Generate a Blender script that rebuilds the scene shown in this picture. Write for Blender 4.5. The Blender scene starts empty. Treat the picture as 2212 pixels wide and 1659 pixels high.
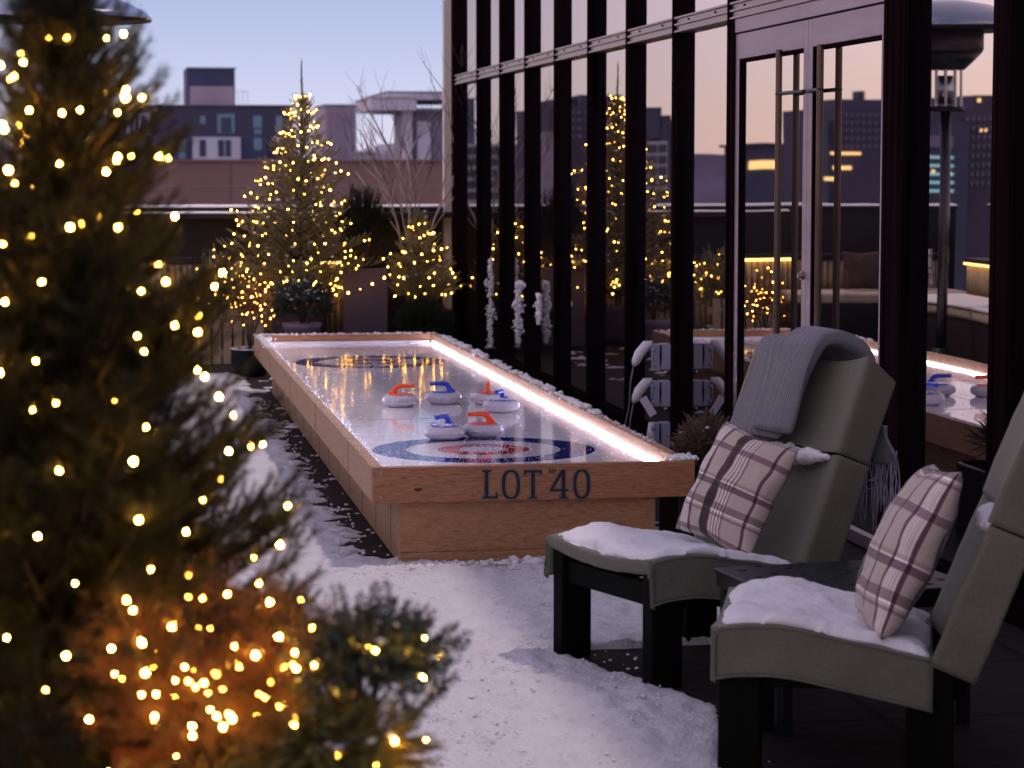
import bpy, bmesh, math, random
import numpy as np
from mathutils import Vector, Matrix
from mathutils.geometry import tessellate_polygon
SC = bpy.context.scene
COL = SC.collection
R = math.radians
rng = np.random.default_rng(7)
random.seed(7)

# ------------------------------------------------------------------ camera
H = 1.3
YAW, PITCH, F = 0.16629643, 0.08928706, 5222.0
sa, ca, sb, cb = math.sin(YAW), math.cos(YAW), math.sin(PITCH), math.cos(PITCH)
cam_d = bpy.data.cameras.new('camera')
cam = bpy.data.objects.new('camera', cam_d)
COL.objects.link(cam)
cam.location = (0, 0, H)
cam.rotation_euler = (math.pi / 2 - PITCH, 0, -YAW)
cam_d.sensor_width = 36
cam_d.lens = 36 * F / 2212
cam_d.clip_start = 0.1
cam_d.clip_end = 5000
cam_d.dof.use_dof = True
cam_d.dof.focus_distance = 7.9
cam_d.dof.aperture_fstop = 7.0
cam_d.dof.aperture_blades = 0
SC.camera = cam

# ------------------------------------------------------------------ world: clear dusk sky, rosy towards the west (-X), blue ahead
W = bpy.data.worlds.new('World'); SC.world = W; W.use_nodes = True
nt = W.node_tree; nt.nodes.clear()
def N(t, **k):
    n = nt.nodes.new(t)
    for a, b in k.items(): setattr(n, a, b)
    return n
def wramp(stops):
    r = N('ShaderNodeValToRGB'); e = r.color_ramp.elements
    while len(e) > 1: e.remove(e[0])
    e[0].position = stops[0][0]; e[0].color = (*stops[0][1], 1)
    for p, c in stops[1:]:
        q = e.new(p); q.color = (*c, 1)
    return r
tc = N('ShaderNodeTexCoord'); sx = N('ShaderNodeSeparateXYZ')
nt.links.new(tc.outputs['Generated'], sx.inputs[0])
east = wramp([(0.0, (.33, .305, .365)), (.025, (.275, .285, .375)), (.07, (.19, .22, .335)), (.25, (.13, .15, .29)), (.6, (.145, .145, .225)), (1, (.145, .135, .195))])
west = wramp([(0.0, (.58, .39, .30)), (.03, (.58, .43, .37)), (.075, (.60, .49, .54)), (.25, (.42, .35, .42)), (.6, (.25, .22, .28)), (1, (.145, .135, .195))])
nt.links.new(sx.outputs['Z'], east.inputs[0]); nt.links.new(sx.outputs['Z'], west.inputs[0])
mr = N('ShaderNodeMapRange'); mr.interpolation_type = 'SMOOTHSTEP'
mr.inputs['From Min'].default_value = 0.02; mr.inputs['From Max'].default_value = -0.38
nt.links.new(sx.outputs['X'], mr.inputs['Value'])
mx = N('ShaderNodeMix', data_type='RGBA')
nt.links.new(mr.outputs[0], mx.inputs['Factor'])
nt.links.new(east.outputs[0], mx.inputs['A']); nt.links.new(west.outputs[0], mx.inputs['B'])
bg = N('ShaderNodeBackground'); bg.inputs['Strength'].default_value = 1.0
out = N('ShaderNodeOutputWorld')
nt.links.new(mx.outputs['Result'], bg.inputs['Color']); nt.links.new(bg.outputs[0], out.inputs[0])

# one weak warm directional light: last glow from high on the right, over the top of the facade
sun_d = bpy.data.lights.new('sun', 'SUN'); sun = bpy.data.objects.new('sun', sun_d); COL.objects.link(sun)
sun_d.energy = 0.60; sun_d.angle = R(3); sun_d.color = (1, .80, .72)
sun.rotation_euler = Vector((-math.cos(R(66)), -0.10, -math.sin(R(66)))).to_track_quat('-Z', 'Y').to_euler()

SC.view_settings.view_transform = 'Standard'; SC.view_settings.look = 'None'
SC.view_settings.exposure = 1.25; SC.view_settings.gamma = 1
SC.render.engine = 'CYCLES'
cy = SC.cycles
cy.max_bounces = 7; cy.diffuse_bounces = 3; cy.glossy_bounces = 5; cy.transmission_bounces = 4
cy.sample_clamp_indirect = 6.0; cy.use_denoising = True
cy.caustics_refractive = False

# ------------------------------------------------------------------ helpers
def ray(px, py):
    u = (px - 1106) / F; v = -(py - 829.5) / F
    return Vector((sa*cb + u*ca + v*sa*sb, ca*cb - u*sa + v*ca*sb, -sb + v*cb))
def at_y(px, py, y):
    d = ray(px, py); t = y / d.y; return Vector((d.x*t, y, H + d.z*t))
def at_z(px, py, z):
    d = ray(px, py); t = (z - H) / d.z; return Vector((d.x*t, d.y*t, z))
def at_x(px, py, x):
    d = ray(px, py); t = x / d.x; return Vector((x, d.y*t, H + d.z*t))

def tag(o, label=None, cat=None, group=None, kind=None):
    if label: o['label'] = label
    if cat: o['category'] = cat
    if group: o['group'] = group
    if kind: o['kind'] = kind
    return o
def empty(name, loc=(0, 0, 0), rz=0, label=None, cat=None, group=None):
    o = bpy.data.objects.new(name, None); COL.objects.link(o)
    o.location = loc; o.rotation_euler = (0, 0, rz); o.empty_display_size = .1
    return tag(o, label, cat, group)
def np_mesh(name, V, Fc, mat, parent=None, smooth=False):
    """V (n,3); Fc (m,k) with k = 3 or 4"""
    me = bpy.data.meshes.new(name)
    V = np.asarray(V, dtype=np.float32); Fc = np.asarray(Fc, dtype=np.int32); k = Fc.shape[1]
    me.vertices.add(len(V)); me.vertices.foreach_set('co', V.ravel())
    me.loops.add(Fc.size); me.loops.foreach_set('vertex_index', Fc.ravel())
    me.polygons.add(len(Fc))
    me.polygons.foreach_set('loop_start', np.arange(0, Fc.size, k, dtype=np.int32))
    me.update(calc_edges=True); me.validate()
    if smooth: me.polygons.foreach_set('use_smooth', np.ones(len(me.polygons), dtype=bool))
    if mat: me.materials.append(mat)
    o = bpy.data.objects.new(name, me); COL.objects.link(o)
    if parent: o.parent = parent
    return o
class MB:
    def __init__(s): s.v = []; s.f = []
    def add(s, v, f):
        b = len(s.v); s.v += [tuple(p) for p in v]; s.f += [tuple(i + b for i in q) for q in f]; return s
    def box(s, x0, x1, y0, y1, z0, z1, M=None):
        v = [Vector(p) for p in ((x0,y0,z0),(x1,y0,z0),(x1,y1,z0),(x0,y1,z0),(x0,y0,z1),(x1,y0,z1),(x1,y1,z1),(x0,y1,z1))]
        if M: v = [M @ p for p in v]
        return s.add(v, [(0,3,2,1),(4,5,6,7),(0,1,5,4),(1,2,6,5),(2,3,7,6),(3,0,4,7)])
    def tube(s, pts, rad, n=8, cap=True):
        pts = [Vector(p) for p in pts]
        if not hasattr(rad, '__len__'): rad = [rad]*len(pts)
        rings = []
        up = None
        for i, p in enumerate(pts):
            d = (pts[min(i+1, len(pts)-1)] - pts[max(i-1, 0)]).normalized()
            if up is None: up = d.orthogonal().normalized()
            up = (up - d*up.dot(d)).normalized(); sd = d.cross(up)
            rings.append([p + (up*math.cos(2*math.pi*k/n) + sd*math.sin(2*math.pi*k/n))*rad[i] for k in range(n)])
        v = [q for r in rings for q in r]; f = []
        for i in range(len(rings)-1):
            for k in range(n):
                f.append((i*n+k, i*n+(k+1)%n, (i+1)*n+(k+1)%n, (i+1)*n+k))
        if cap: f.append(tuple(range(n-1, -1, -1))); f.append(tuple((len(rings)-1)*n+k for k in range(n)))
        return s.add(v, f)
    def lathe(s, prof, c=(0,0,0), n=32):
        v = []; f = []
        for r, z in prof:
            for k in range(n): v.append((c[0]+r*math.cos(2*math.pi*k/n), c[1]+r*math.sin(2*math.pi*k/n), c[2]+z))
        for i in range(len(prof)-1):
            for k in range(n): f.append((i*n+k, i*n+(k+1)%n, (i+1)*n+(k+1)%n, (i+1)*n+k))
        f.append(tuple(range(n-1, -1, -1))); f.append(tuple((len(prof)-1)*n+k for k in range(n)))
        return s.add(v, f)
    def build(s, name, mat, parent=None, smooth=False, bevel=0, angle=None):
        me = bpy.data.meshes.new(name); me.from_pydata(s.v, [], s.f); me.update()
        if smooth:
            for p in me.polygons: p.use_smooth = True
            if angle: me.set_sharp_from_angle(angle=R(angle))
        if mat: me.materials.append(mat)
        o = bpy.data.objects.new(name, me); COL.objects.link(o)
        if parent: o.parent = parent
        if bevel:
            m = o.modifiers.new('bevel', 'BEVEL'); m.width = bevel; m.segments = 2; m.limit_method = 'ANGLE'
        return o
def box(name, mat, x0, x1, y0, y1, z0, z1, parent=None, bevel=0, M=None):
    return MB().box(x0, x1, y0, y1, z0, z1, M).build(name, mat, parent, bevel=bevel)
def grid(fn, nu, nv):
    V = [fn(i/(nu-1), j/(nv-1)) for j in range(nv) for i in range(nu)]
    Fc = [(j*nu+i, j*nu+i+1, (j+1)*nu+i+1, (j+1)*nu+i) for j in range(nv-1) for i in range(nu-1)]
    return V, Fc
def add_uv(o, uvs):
    me = o.data; l = me.uv_layers.new(name='UVMap')
    vi = np.empty(len(me.loops), dtype=np.int32); me.loops.foreach_get('vertex_index', vi)
    l.data.foreach_set('uv', np.asarray(uvs, dtype=np.float32)[vi].ravel())

# numpy value noise
_T = np.random.default_rng(3).random((256, 256))
def vnoise(x, y):
    xi = np.floor(x).astype(int); yi = np.floor(y).astype(int); fx = x-xi; fy = y-yi
    fx = fx*fx*(3-2*fx); fy = fy*fy*(3-2*fy)
    g = lambda a, b: _T[a % 256, b % 256]
    return (g(xi,yi)*(1-fx)+g(xi+1,yi)*fx)*(1-fy)+(g(xi,yi+1)*(1-fx)+g(xi+1,yi+1)*fx)*fy - .5
def fbm(x, y, s, o=4):
    r = 0; a = 1
    for k in range(o):
        r = r + a*vnoise(x*s+17*k, y*s+31*k); a *= .5; s *= 2.03
    return r

# ------------------------------------------------------------------ materials
def newmat(name):
    m = bpy.data.materials.new(name); m.use_nodes = True
    t = m.node_tree; b = t.nodes['Principled BSDF']; return m, t, b
def noise_fac(t, scale, detail=4, coord='Object', stretch=(1,1,1), rough=.55):
    tcn = t.nodes.new('ShaderNodeTexCoord'); mp = t.nodes.new('ShaderNodeMapping'); mp.inputs['Scale'].default_value = stretch
    n = t.nodes.new('ShaderNodeTexNoise'); n.inputs['Scale'].default_value = scale; n.inputs['Detail'].default_value = detail
    n.inputs['Roughness'].default_value = rough
    t.links.new(tcn.outputs[coord], mp.inputs[0]); t.links.new(mp.outputs[0], n.inputs['Vector'])
    return n
def ramp(t, src, stops, interp='LINEAR'):
    r = t.nodes.new('ShaderNodeValToRGB'); e = r.color_ramp.elements; r.color_ramp.interpolation = interp
    while len(e) > 1: e.remove(e[0])
    e[0].position = stops[0][0]; e[0].color = (*stops[0][1], 1)
    for p, c in stops[1:]:
        q = e.new(p); q.color = (*c, 1)
    t.links.new(src, r.inputs[0]); return r
def bump(t, b, src, dist, strength=1.0):
    bp = t.nodes.new('ShaderNodeBump'); bp.inputs['Distance'].default_value = dist; bp.inputs['Strength'].default_value = strength
    t.links.new(src, bp.inputs['Height']); t.links.new(bp.outputs[0], b.inputs['Normal']); return bp
def mat(name, col, rough=.6, metal=0, var=.25, scale=8, bmp=0, bscale=60, stretch=(1,1,1), spec=.5, coat=0):
    m, t, b = newmat(name)
    n = noise_fac(t, scale, 5, stretch=stretch)
    c0 = tuple(max(0, c*(1-var)) for c in col); c1 = tuple(min(1, c*(1+var)) for c in col)
    r = ramp(t, n.outputs[0], [(.3, c0), (.7, c1)])
    t.links.new(r.outputs[0], b.inputs['Base Color'])
    b.inputs['Roughness'].default_value = rough; b.inputs['Metallic'].default_value = metal
    b.inputs['Specular IOR Level'].default_value = spec; b.inputs['Coat Weight'].default_value = coat
    if bmp:
        n2 = noise_fac(t, bscale, 3, stretch=stretch); bump(t, b, n2.outputs[0], bmp)
    return m
def emit(name, col, s):
    m, t, b = newmat(name)
    b.inputs['Base Color'].default_value = (*col, 1); b.inputs['Emission Color'].default_value = (*col, 1)
    b.inputs['Emission Strength'].default_value = s; b.inputs['Roughness'].default_value = .4
    return m

def wood(name, dark, mid, light, stretch, knots=False, rough=.6):
    m, t, b = newmat(name)
    w = noise_fac(t, 3.0, 2, stretch=stretch)
    tcn = t.nodes.new('ShaderNodeTexCoord'); mp = t.nodes.new('ShaderNodeMapping'); mp.inputs['Scale'].default_value = stretch
    mixv = t.nodes.new('ShaderNodeVectorMath'); mixv.operation = 'MULTIPLY_ADD'
    mixv.inputs[1].default_value = (.9, .9, .9)
    t.links.new(tcn.outputs['Object'], mp.inputs[0]); t.links.new(w.outputs['Color'], mixv.inputs[0]); t.links.new(mp.outputs[0], mixv.inputs[2])
    g = t.nodes.new('ShaderNodeTexNoise'); g.inputs['Scale'].default_value = 14; g.inputs['Detail'].default_value = 8; g.inputs['Roughness'].default_value = .65
    t.links.new(mixv.outputs[0], g.inputs['Vector'])
    r = ramp(t, g.outputs[0], [(.28, dark), (.48, mid), (.72, light)])
    last = r.outputs[0]
    if knots:
        vo = t.nodes.new('ShaderNodeTexVoronoi'); vo.inputs['Scale'].default_value = 2.3
        mp2 = t.nodes.new('ShaderNodeMapping'); mp2.inputs['Scale'].default_value = tuple(max(.8, s*.35) for s in stretch)
        t.links.new(tcn.outputs['Object'], mp2.inputs[0]); t.links.new(mp2.outputs[0], vo.inputs['Vector'])
        kr = ramp(t, vo.outputs['Distance'], [(.02, (.0, .0, .0)), (.05, (1, 1, 1))])
        mm = t.nodes.new('ShaderNodeMix'); mm.data_type = 'RGBA'; mm.blend_type = 'MULTIPLY'; mm.inputs['Factor'].default_value = .8
        t.links.new(last, mm.inputs['A']); t.links.new(kr.outputs[0], mm.inputs['B']); last = mm.outputs['Result']
    t.links.new(last, b.inputs['Base Color']); b.inputs['Roughness'].default_value = rough
    bump(t, b, g.outputs[0], .0012)
    return m

M = {}
M['cedar'] = wood('cedar', (.13, .046, .018), (.34, .145, .060), (.52, .25, .12), (1, 12, 14), knots=False, rough=.55)
M['cedar_long_lit'] = wood('cedar_long_lit', (.25, .14, .08), (.42, .25, .145), (.56, .36, .225), (12, 1, 14), rough=.6)  # side boards paler than the front: western sky light put into the colour
M['ply'] = wood('plywood', (.19, .085, .035), (.36, .175, .075), (.48, .255, .125), (1.4, 2, 7), rough=.65)
M['ply_long'] = wood('plywood_side', (.21, .115, .06), (.36, .205, .11), (.48, .29, .17), (2, 1.4, 7), rough=.65)
M['navy'] = mat('navy_paint', (.006, .008, .022), .45, var=.2)
M['keyline'] = mat('letter_keyline', (.27, .19, .15), .6)
M['screw'] = mat('screw_metal', (.45, .40, .38), .35, metal=1)
# snow
def snow_mat(name, col=(.87, .86, .93), b1=.006, dent_shade=False):
    m, t, b = newmat(name)
    n = noise_fac(t, 9, 6); r = ramp(t, n.outputs[0], [(.26, (col[0]*.70, col[1]*.63, col[2]*.62)), (.36, tuple(c*.93 for c in col)), (.65, col)])
    last = r.outputs[0]
    if dent_shade:  # brown-grey speckle painted into the colour as shade in small dents
        n4 = noise_fac(t, 26, 7, rough=.7, stretch=(.8, .5, 1)); r4 = ramp(t, n4.outputs[0], [(.30, (.62, .54, .53)), (.44, (1, 1, 1))])
        mm = t.nodes.new('ShaderNodeMix'); mm.data_type = 'RGBA'; mm.blend_type = 'MULTIPLY'; mm.inputs['Factor'].default_value = .45
        t.links.new(last, mm.inputs['A']); t.links.new(r4.outputs[0], mm.inputs['B']); last = mm.outputs['Result']
    t.links.new(last, b.inputs['Base Color']); b.inputs['Roughness'].default_value = .75
    b.inputs['Specular IOR Level'].default_value = .25
    n2 = noise_fac(t, 45, 6, rough=.65); n3 = noise_fac(t, 260, 3)
    ad = t.nodes.new('ShaderNodeMath'); ad.operation = 'MULTIPLY_ADD'; ad.inputs[1].default_value = .25
    t.links.new(n3.outputs[0], ad.inputs[0]); t.links.new(n2.outputs[0], ad.inputs[2])
    bump(t, b, ad.outputs[0], b1)
    return m
M['snow'] = snow_mat('snow', b1=.020, dent_shade=True)
M['snow_soft'] = snow_mat('soft_snow', (.86, .85, .90), .005)
# pavers
def paver_mat():
    m, t, b = newmat('dark_pavers')
    tcn = t.nodes.new('ShaderNodeTexCoord')
    br = t.nodes.new('ShaderNodeTexBrick'); br.inputs['Scale'].default_value = 1; br.offset = 0
    br.inputs['Brick Width'].default_value = .6; br.inputs['Row Height'].default_value = .6
    br.inputs['Mortar Size'].default_value = .012; br.inputs['Color1'].default_value = (.015, .010, .012, 1)
    br.inputs['Color2'].default_value = (.024, .015, .017, 1); br.inputs['Mortar'].default_value = (.002, .002, .002, 1)
    t.links.new(tcn.outputs['Object'], br.inputs['Vector'])
    n = noise_fac(t, 7, 7, rough=.7, stretch=(1, 3, 1))
    r = ramp(t, n.outputs[0], [(.3, (.45, .45, .5)), (.7, (1.3, 1.2, 1.25))])
    mm = t.nodes.new('ShaderNodeMix'); mm.data_type = 'RGBA'; mm.blend_type = 'MULTIPLY'; mm.inputs['Factor'].default_value = 1
    t.links.new(br.outputs[0], mm.inputs['A']); t.links.new(r.outputs[0], mm.inputs['B']); t.links.new(mm.outputs['Result'], b.inputs['Base Color'])
    b.inputs['Roughness'].default_value = .75; b.inputs['Specular IOR Level'].default_value = .12; bump(t, b, n.outputs[0], .004)
    return m
M['paver'] = paver_mat()
# facade
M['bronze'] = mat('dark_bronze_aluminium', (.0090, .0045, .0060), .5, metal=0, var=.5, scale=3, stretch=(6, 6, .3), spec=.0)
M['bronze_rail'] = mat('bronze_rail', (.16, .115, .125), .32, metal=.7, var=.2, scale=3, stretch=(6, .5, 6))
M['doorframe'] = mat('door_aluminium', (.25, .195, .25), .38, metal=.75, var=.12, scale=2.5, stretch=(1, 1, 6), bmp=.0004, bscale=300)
M['creampanel'] = mat('pale_panel', (.80, .74, .71), .5, var=.06)
M['pullbar'] = mat('brushed_pull_bar', (.095, .068, .060), .35, metal=1, var=.15, scale=4)
def glass_mat():
    m, t, b = newmat('reflective_tinted_glass')
    t.nodes.remove(b); o = t.nodes['Material Output']
    gl = t.nodes.new('ShaderNodeBsdfGlossy'); gl.inputs['Color'].default_value = (.97, .90, .90, 1); gl.inputs['Roughness'].default_value = .006
    df = t.nodes.new('ShaderNodeBsdfDiffuse'); df.inputs['Color'].default_value = (.006, .005, .009, 1)
    fr = t.nodes.new('ShaderNodeFresnel'); fr.inputs['IOR'].default_value = 10
    mxn = t.nodes.new('ShaderNodeMixShader'); t.links.new(fr.outputs[0], mxn.inputs[0]); t.links.new(df.outputs[0], mxn.inputs[1]); t.links.new(gl.outputs[0], mxn.inputs[2])
    n = noise_fac(t, .9, 1); bp = t.nodes.new('ShaderNodeBump'); bp.inputs['Distance'].default_value = .0012
    t.links.new(n.outputs[0], bp.inputs['Height']); t.links.new(bp.outputs[0], gl.inputs['Normal'])
    t.links.new(mxn.outputs[0], o.inputs[0]); return m
M['glass'] = glass_mat()
# ice
def ice_mat():
    m, t, b = newmat('rink_ice')
    tcn = t.nodes.new('ShaderNodeTexCoord')
    base = (.86, .80, .87)
    n = noise_fac(t, 5, 5); last = ramp(t, n.outputs[0], [(.3, tuple(c*.9 for c in base)), (.7, tuple(c*1.08 for c in base))]).outputs[0]
    for (cx, cyy) in ((1.35, 8.67), (1.375, 12.72)):
        vm = t.nodes.new('ShaderNodeVectorMath'); vm.operation = 'DISTANCE'; vm.inputs[1].default_value = (cx, cyy, 0)
        mp = t.nodes.new('ShaderNodeMapping'); mp.inputs['Scale'].default_value = (1, 1, 0)
        t.links.new(tcn.outputs['Object'], mp.inputs[0]); t.links.new(mp.outputs[0], vm.inputs[0])
        rf = ramp(t, vm.outputs['Value'], [(0, (.62, .60, .68)), (.088, (.50, .035, .055)), (.165, (.70, .66, .72)), (.278, (.012, .018, .19)), (.406, (0, 0, 0))], 'CONSTANT')
        ra = ramp(t, vm.outputs['Value'], [(0, (1, 1, 1)), (.406, (0, 0, 0))], 'CONSTANT')
        mm = t.nodes.new('ShaderNodeMix'); mm.data_type = 'RGBA'
        t.links.new(ra.outputs[0], mm.inputs['Factor']); t.links.new(last, mm.inputs['A']); t.links.new(rf.outputs[0], mm.inputs['B']); last = mm.outputs['Result']
    # frost scrapings: a soft patchy bloom
    n2 = noise_fac(t, 22, 8, rough=.75); fr = ramp(t, n2.outputs[0], [(.60, (0, 0, 0)), (.76, (.35, .35, .35))])
    mm = t.nodes.new('ShaderNodeMix'); mm.data_type = 'RGBA'; mm.inputs['B'].default_value = (.78, .76, .84, 1)
    t.links.new(fr.outputs[0], mm.inputs['Factor']); t.links.new(last, mm.inputs['A'])
    t.links.new(mm.outputs['Result'], b.inputs['Base Color'])
    rr = ramp(t, n2.outputs[0], [(.50, (.045, .045, .045)), (.75, (.24, .24, .24))]); t.links.new(rr.outputs[0], b.inputs['Roughness'])
    b.inputs['Specular IOR Level'].default_value = .48; b.inputs['IOR'].default_value = 1.45
    n3 = noise_fac(t, 6, 3); bump(t, b, n3.outputs[0], .0008)
    return m
M['ice'] = ice_mat()
M['led_white'] = emit('white_led', (.80, .78, 1.0), 18)
M['led_warm'] = emit('warm_led', (1.0, .60, .16), 2.6)
M['bulb'] = emit('warm_bulb', (1.0, .46, .06), 165)
M['bulb_far'] = emit('warm_bulb_far', (1.0, .46, .07), 27)
M['wire'] = mat('dark_wire', (.012, .014, .010), .5)
M['granite'] = mat('polished_granite', (.44, .41, .50), .25, var=.2, scale=150, coat=.3)
M['band'] = mat('striking_band', (.34, .32, .38), .6, var=.2, scale=120)
M['red'] = mat('red_orange_plastic', (.80, .080, .015), .38, var=.10, scale=60, bmp=.0004, bscale=200)
M['blue'] = mat('blue_plastic', (.012, .040, .50), .30, var=.06, coat=.2)
# chair
def sling_mat():
    m, t, b = newmat('olive_sling_fabric')
    tcn = t.nodes.new('ShaderNodeTexCoord')
    ck = t.nodes.new('ShaderNodeTexNoise'); ck.inputs['Scale'].default_value = 420; ck.inputs['Detail'].default_value = 2
    t.links.new(tcn.outputs['Object'], ck.inputs['Vector'])
    n = noise_fac(t, 5, 5)
    r = ramp(t, n.outputs[0], [(.3, (.104, .100, .074)), (.7, (.134, .128, .096))])
    rc = ramp(t, ck.outputs[0], [(.35, (.72, .72, .72)), (.65, (1.15, 1.15, 1.15))])
    mm = t.nodes.new('ShaderNodeMix'); mm.data_type = 'RGBA'; mm.blend_type = 'MULTIPLY'; mm.inputs['Factor'].default_value = 1
    t.links.new(r.outputs[0], mm.inputs['A']); t.links.new(rc.outputs[0], mm.inputs['B']); t.links.new(mm.outputs['Result'], b.inputs['Base Color'])
    b.inputs['Roughness'].default_value = .75; b.inputs['Sheen Weight'].default_value = .15
    bump(t, b, ck.outputs[0], .0006); return m
M['sling'] = sling_mat()
M['chairleg'] = mat('dark_green_black_lumber', (.0038, .0052, .0042), .6, spec=.04, var=.25, scale=6, stretch=(1,1,.2), bmp=.0006, bscale=90)
M['tablegreen'] = mat('dark_green_metal', (.004, .008, .010), .4, spec=.3, var=.2)
M['seam'] = mat('black_seam', (.004, .004, .004), .9, spec=0)

def plaid_mat(name, su=1.0, sv=1.0, ou=0.0, ov=0.0):
    m, t, b = newmat(name)
    uv = t.nodes.new('ShaderNodeUVMap'); sp = t.nodes.new('ShaderNodeSeparateXYZ'); t.links.new(uv.outputs[0], sp.inputs[0])
    def band(o, s, off, stops):
        a = t.nodes.new('ShaderNodeMath'); a.operation = 'MULTIPLY_ADD'; a.inputs[1].default_value = s; a.inputs[2].default_value = off
        f = t.nodes.new('ShaderNodeMath'); f.operation = 'FRACT'
        t.links.new(o, a.inputs[0]); t.links.new(a.outputs[0], f.inputs[0])
        return ramp(t, f.outputs[0], stops, 'CONSTANT').outputs[0]
    lt = (1.5, 1.6, 1.7); dk = (.22, .13, .20); bg_ = (1, 1, 1); mar = (.10, .05, .065); st = (.62, .55, .55)
    s1 = [(0, bg_), (.095, dk), (.128, lt), (.142, bg_), (.150, lt), (.167, bg_), (.175, lt), (.192, bg_), (.200, lt), (.217, bg_), (.225, lt), (.243, dk), (.28, bg_),
          (.44, mar), (.535, st), (.545, lt), (.565, st), (.58, lt), (.60, st), (.62, lt), (.64, st), (.66, lt), (.675, st), (.70, bg_), (.90, dk), (.93, bg_)]
    s2 = [(0, bg_), (.10, (.46, .35, .42)), (.17, lt), (.175, bg_), (.38, (.55, .45, .5)), (.41, bg_), (.43, lt), (.45, (.50, .42, .46)), (.53, bg_), (.68, (.34, .25, .32)), (.75, lt), (.765, (.75, .7, .7)), (.80, bg_)]
    A = band(sp.outputs[0], su, ou, s1); B = band(sp.outputs[1], sv, ov, s2)
    m1 = t.nodes.new('ShaderNodeMix'); m1.data_type = 'RGBA'; m1.blend_type = 'MULTIPLY'; m1.inputs['Factor'].default_value = 1
    m2 = t.nodes.new('ShaderNodeMix'); m2.data_type = 'RGBA'; m2.blend_type = 'MULTIPLY'; m2.inputs['Factor'].default_value = 1
    t.links.new(A, m1.inputs['A']); t.links.new(B, m1.inputs['B'])
    m2.inputs['B'].default_value = (.47, .39, .35, 1); t.links.new(m1.outputs['Result'], m2.inputs['A'])
    t.links.new(m2.outputs['Result'], b.inputs['Base Color']); b.inputs['Roughness'].default_value = .9
    b.inputs['Sheen Weight'].default_value = .2
    n = noise_fac(t, 350, 3); n2 = noise_fac(t, 22, 3)
    ad = t.nodes.new('ShaderNodeMath'); ad.operation = 'MULTIPLY_ADD'; ad.inputs[1].default_value = 6
    t.links.new(n2.outputs[0], ad.inputs[0]); t.links.new(n.outputs[0], ad.inputs[2]); bump(t, b, ad.outputs[0], .0012)
    return m
M['plaid'] = plaid_mat('plaid_flannel', 1.05, 1.5); M['plaid_b'] = plaid_mat('plaid_flannel_turned', 1.25, 1.5, .05, .1)
def knit_mat():
    m, t, b = newmat('grey_rib_knit')
    uv = t.nodes.new('ShaderNodeUVMap'); mp = t.nodes.new('ShaderNodeMapping'); mp.inputs['Scale'].default_value = (26, 60, 1)
    t.links.new(uv.outputs[0], mp.inputs[0])
    w1 = t.nodes.new('ShaderNodeTexWave'); w1.inputs['Scale'].default_value = .42; w1.bands_direction = 'X'; w1.inputs['Distortion'].default_value = .5
    w2 = t.nodes.new('ShaderNodeTexWave'); w2.inputs['Scale'].default_value = .8; w2.bands_direction = 'Y'; w2.inputs['Distortion'].default_value = .5
    t.links.new(mp.outputs[0], w1.inputs['Vector']); t.links.new(mp.outputs[0], w2.inputs['Vector'])
    mu = t.nodes.new('ShaderNodeMath'); mu.operation = 'MULTIPLY'; t.links.new(w1.outputs[0], mu.inputs[0]); t.links.new(w2.outputs[0], mu.inputs[1])
    n = noise_fac(t, 160, 4, stretch=(1, 1, 1), rough=.7)
    mu2 = t.nodes.new('ShaderNodeMath'); mu2.operation = 'MULTIPLY'; t.links.new(mu.outputs[0], mu2.inputs[0]); t.links.new(n.outputs[0], mu2.inputs[1])
    r = ramp(t, mu2.outputs[0], [(.05, (.15, .14, .19)), (.20, (.36, .34, .44)), (.40, (.82, .79, .90))])
    t.links.new(r.outputs[0], b.inputs['Base Color']); b.inputs['Roughness'].default_value = .95; b.inputs['Sheen Weight'].default_value = .3
    bump(t, b, mu.outputs[0], .006); return m
M['knit'] = knit_mat()
M['fringe'] = mat('lavender_grey_yarn', (.36, .33, .46), .95)
M['snowyfrost'] = snow_mat('frosted_snow', (.82, .80, .86), .004)
# foliage
def leaf(name, a, b_, rough=.6):
    m, t, b = newmat(name)
    n = noise_fac(t, 6, 3); n2 = noise_fac(t, 60, 2)
    ad = t.nodes.new('ShaderNodeMath'); ad.operation = 'MULTIPLY_ADD'; ad.inputs[1].default_value = .6
    t.links.new(n2.outputs[0], ad.inputs[0]); t.links.new(n.outputs[0], ad.inputs[2])
    r = ramp(t, ad.outputs[0], [(.55, a), (1.0, b_)]); t.links.new(r.outputs[0], b.inputs['Base Color'])
    b.inputs['Roughness'].default_value = rough; b.inputs['Specular IOR Level'].default_value = .3
    return m
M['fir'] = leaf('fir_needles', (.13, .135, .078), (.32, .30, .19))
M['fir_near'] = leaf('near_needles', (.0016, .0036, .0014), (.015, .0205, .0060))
M['yew'] = leaf('yew_needles', (.010, .016, .010), (.030, .040, .024))
M['boxwood'] = leaf('boxwood_leaves', (.020, .034, .024), (.055, .075, .055))
M['juniper'] = leaf('golden_juniper', (.075, .070, .018), (.19, .16, .04))
M['rust'] = leaf('rusty_twigs', (.070, .028, .013), (.17, .070, .028))
M['twigbrown'] = leaf('cypress_tips', (.085, .055, .035), (.17, .12, .075))
M['bark'] = mat('bark', (.055, .036, .024), .85, bmp=.003, bscale=40)
M['birch'] = mat('pale_bark', (.42, .36, .35), .8, var=.3)
M['birch_dark'] = mat('thin_twigs', (.13, .095, .10), .8, var=.3)

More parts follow.
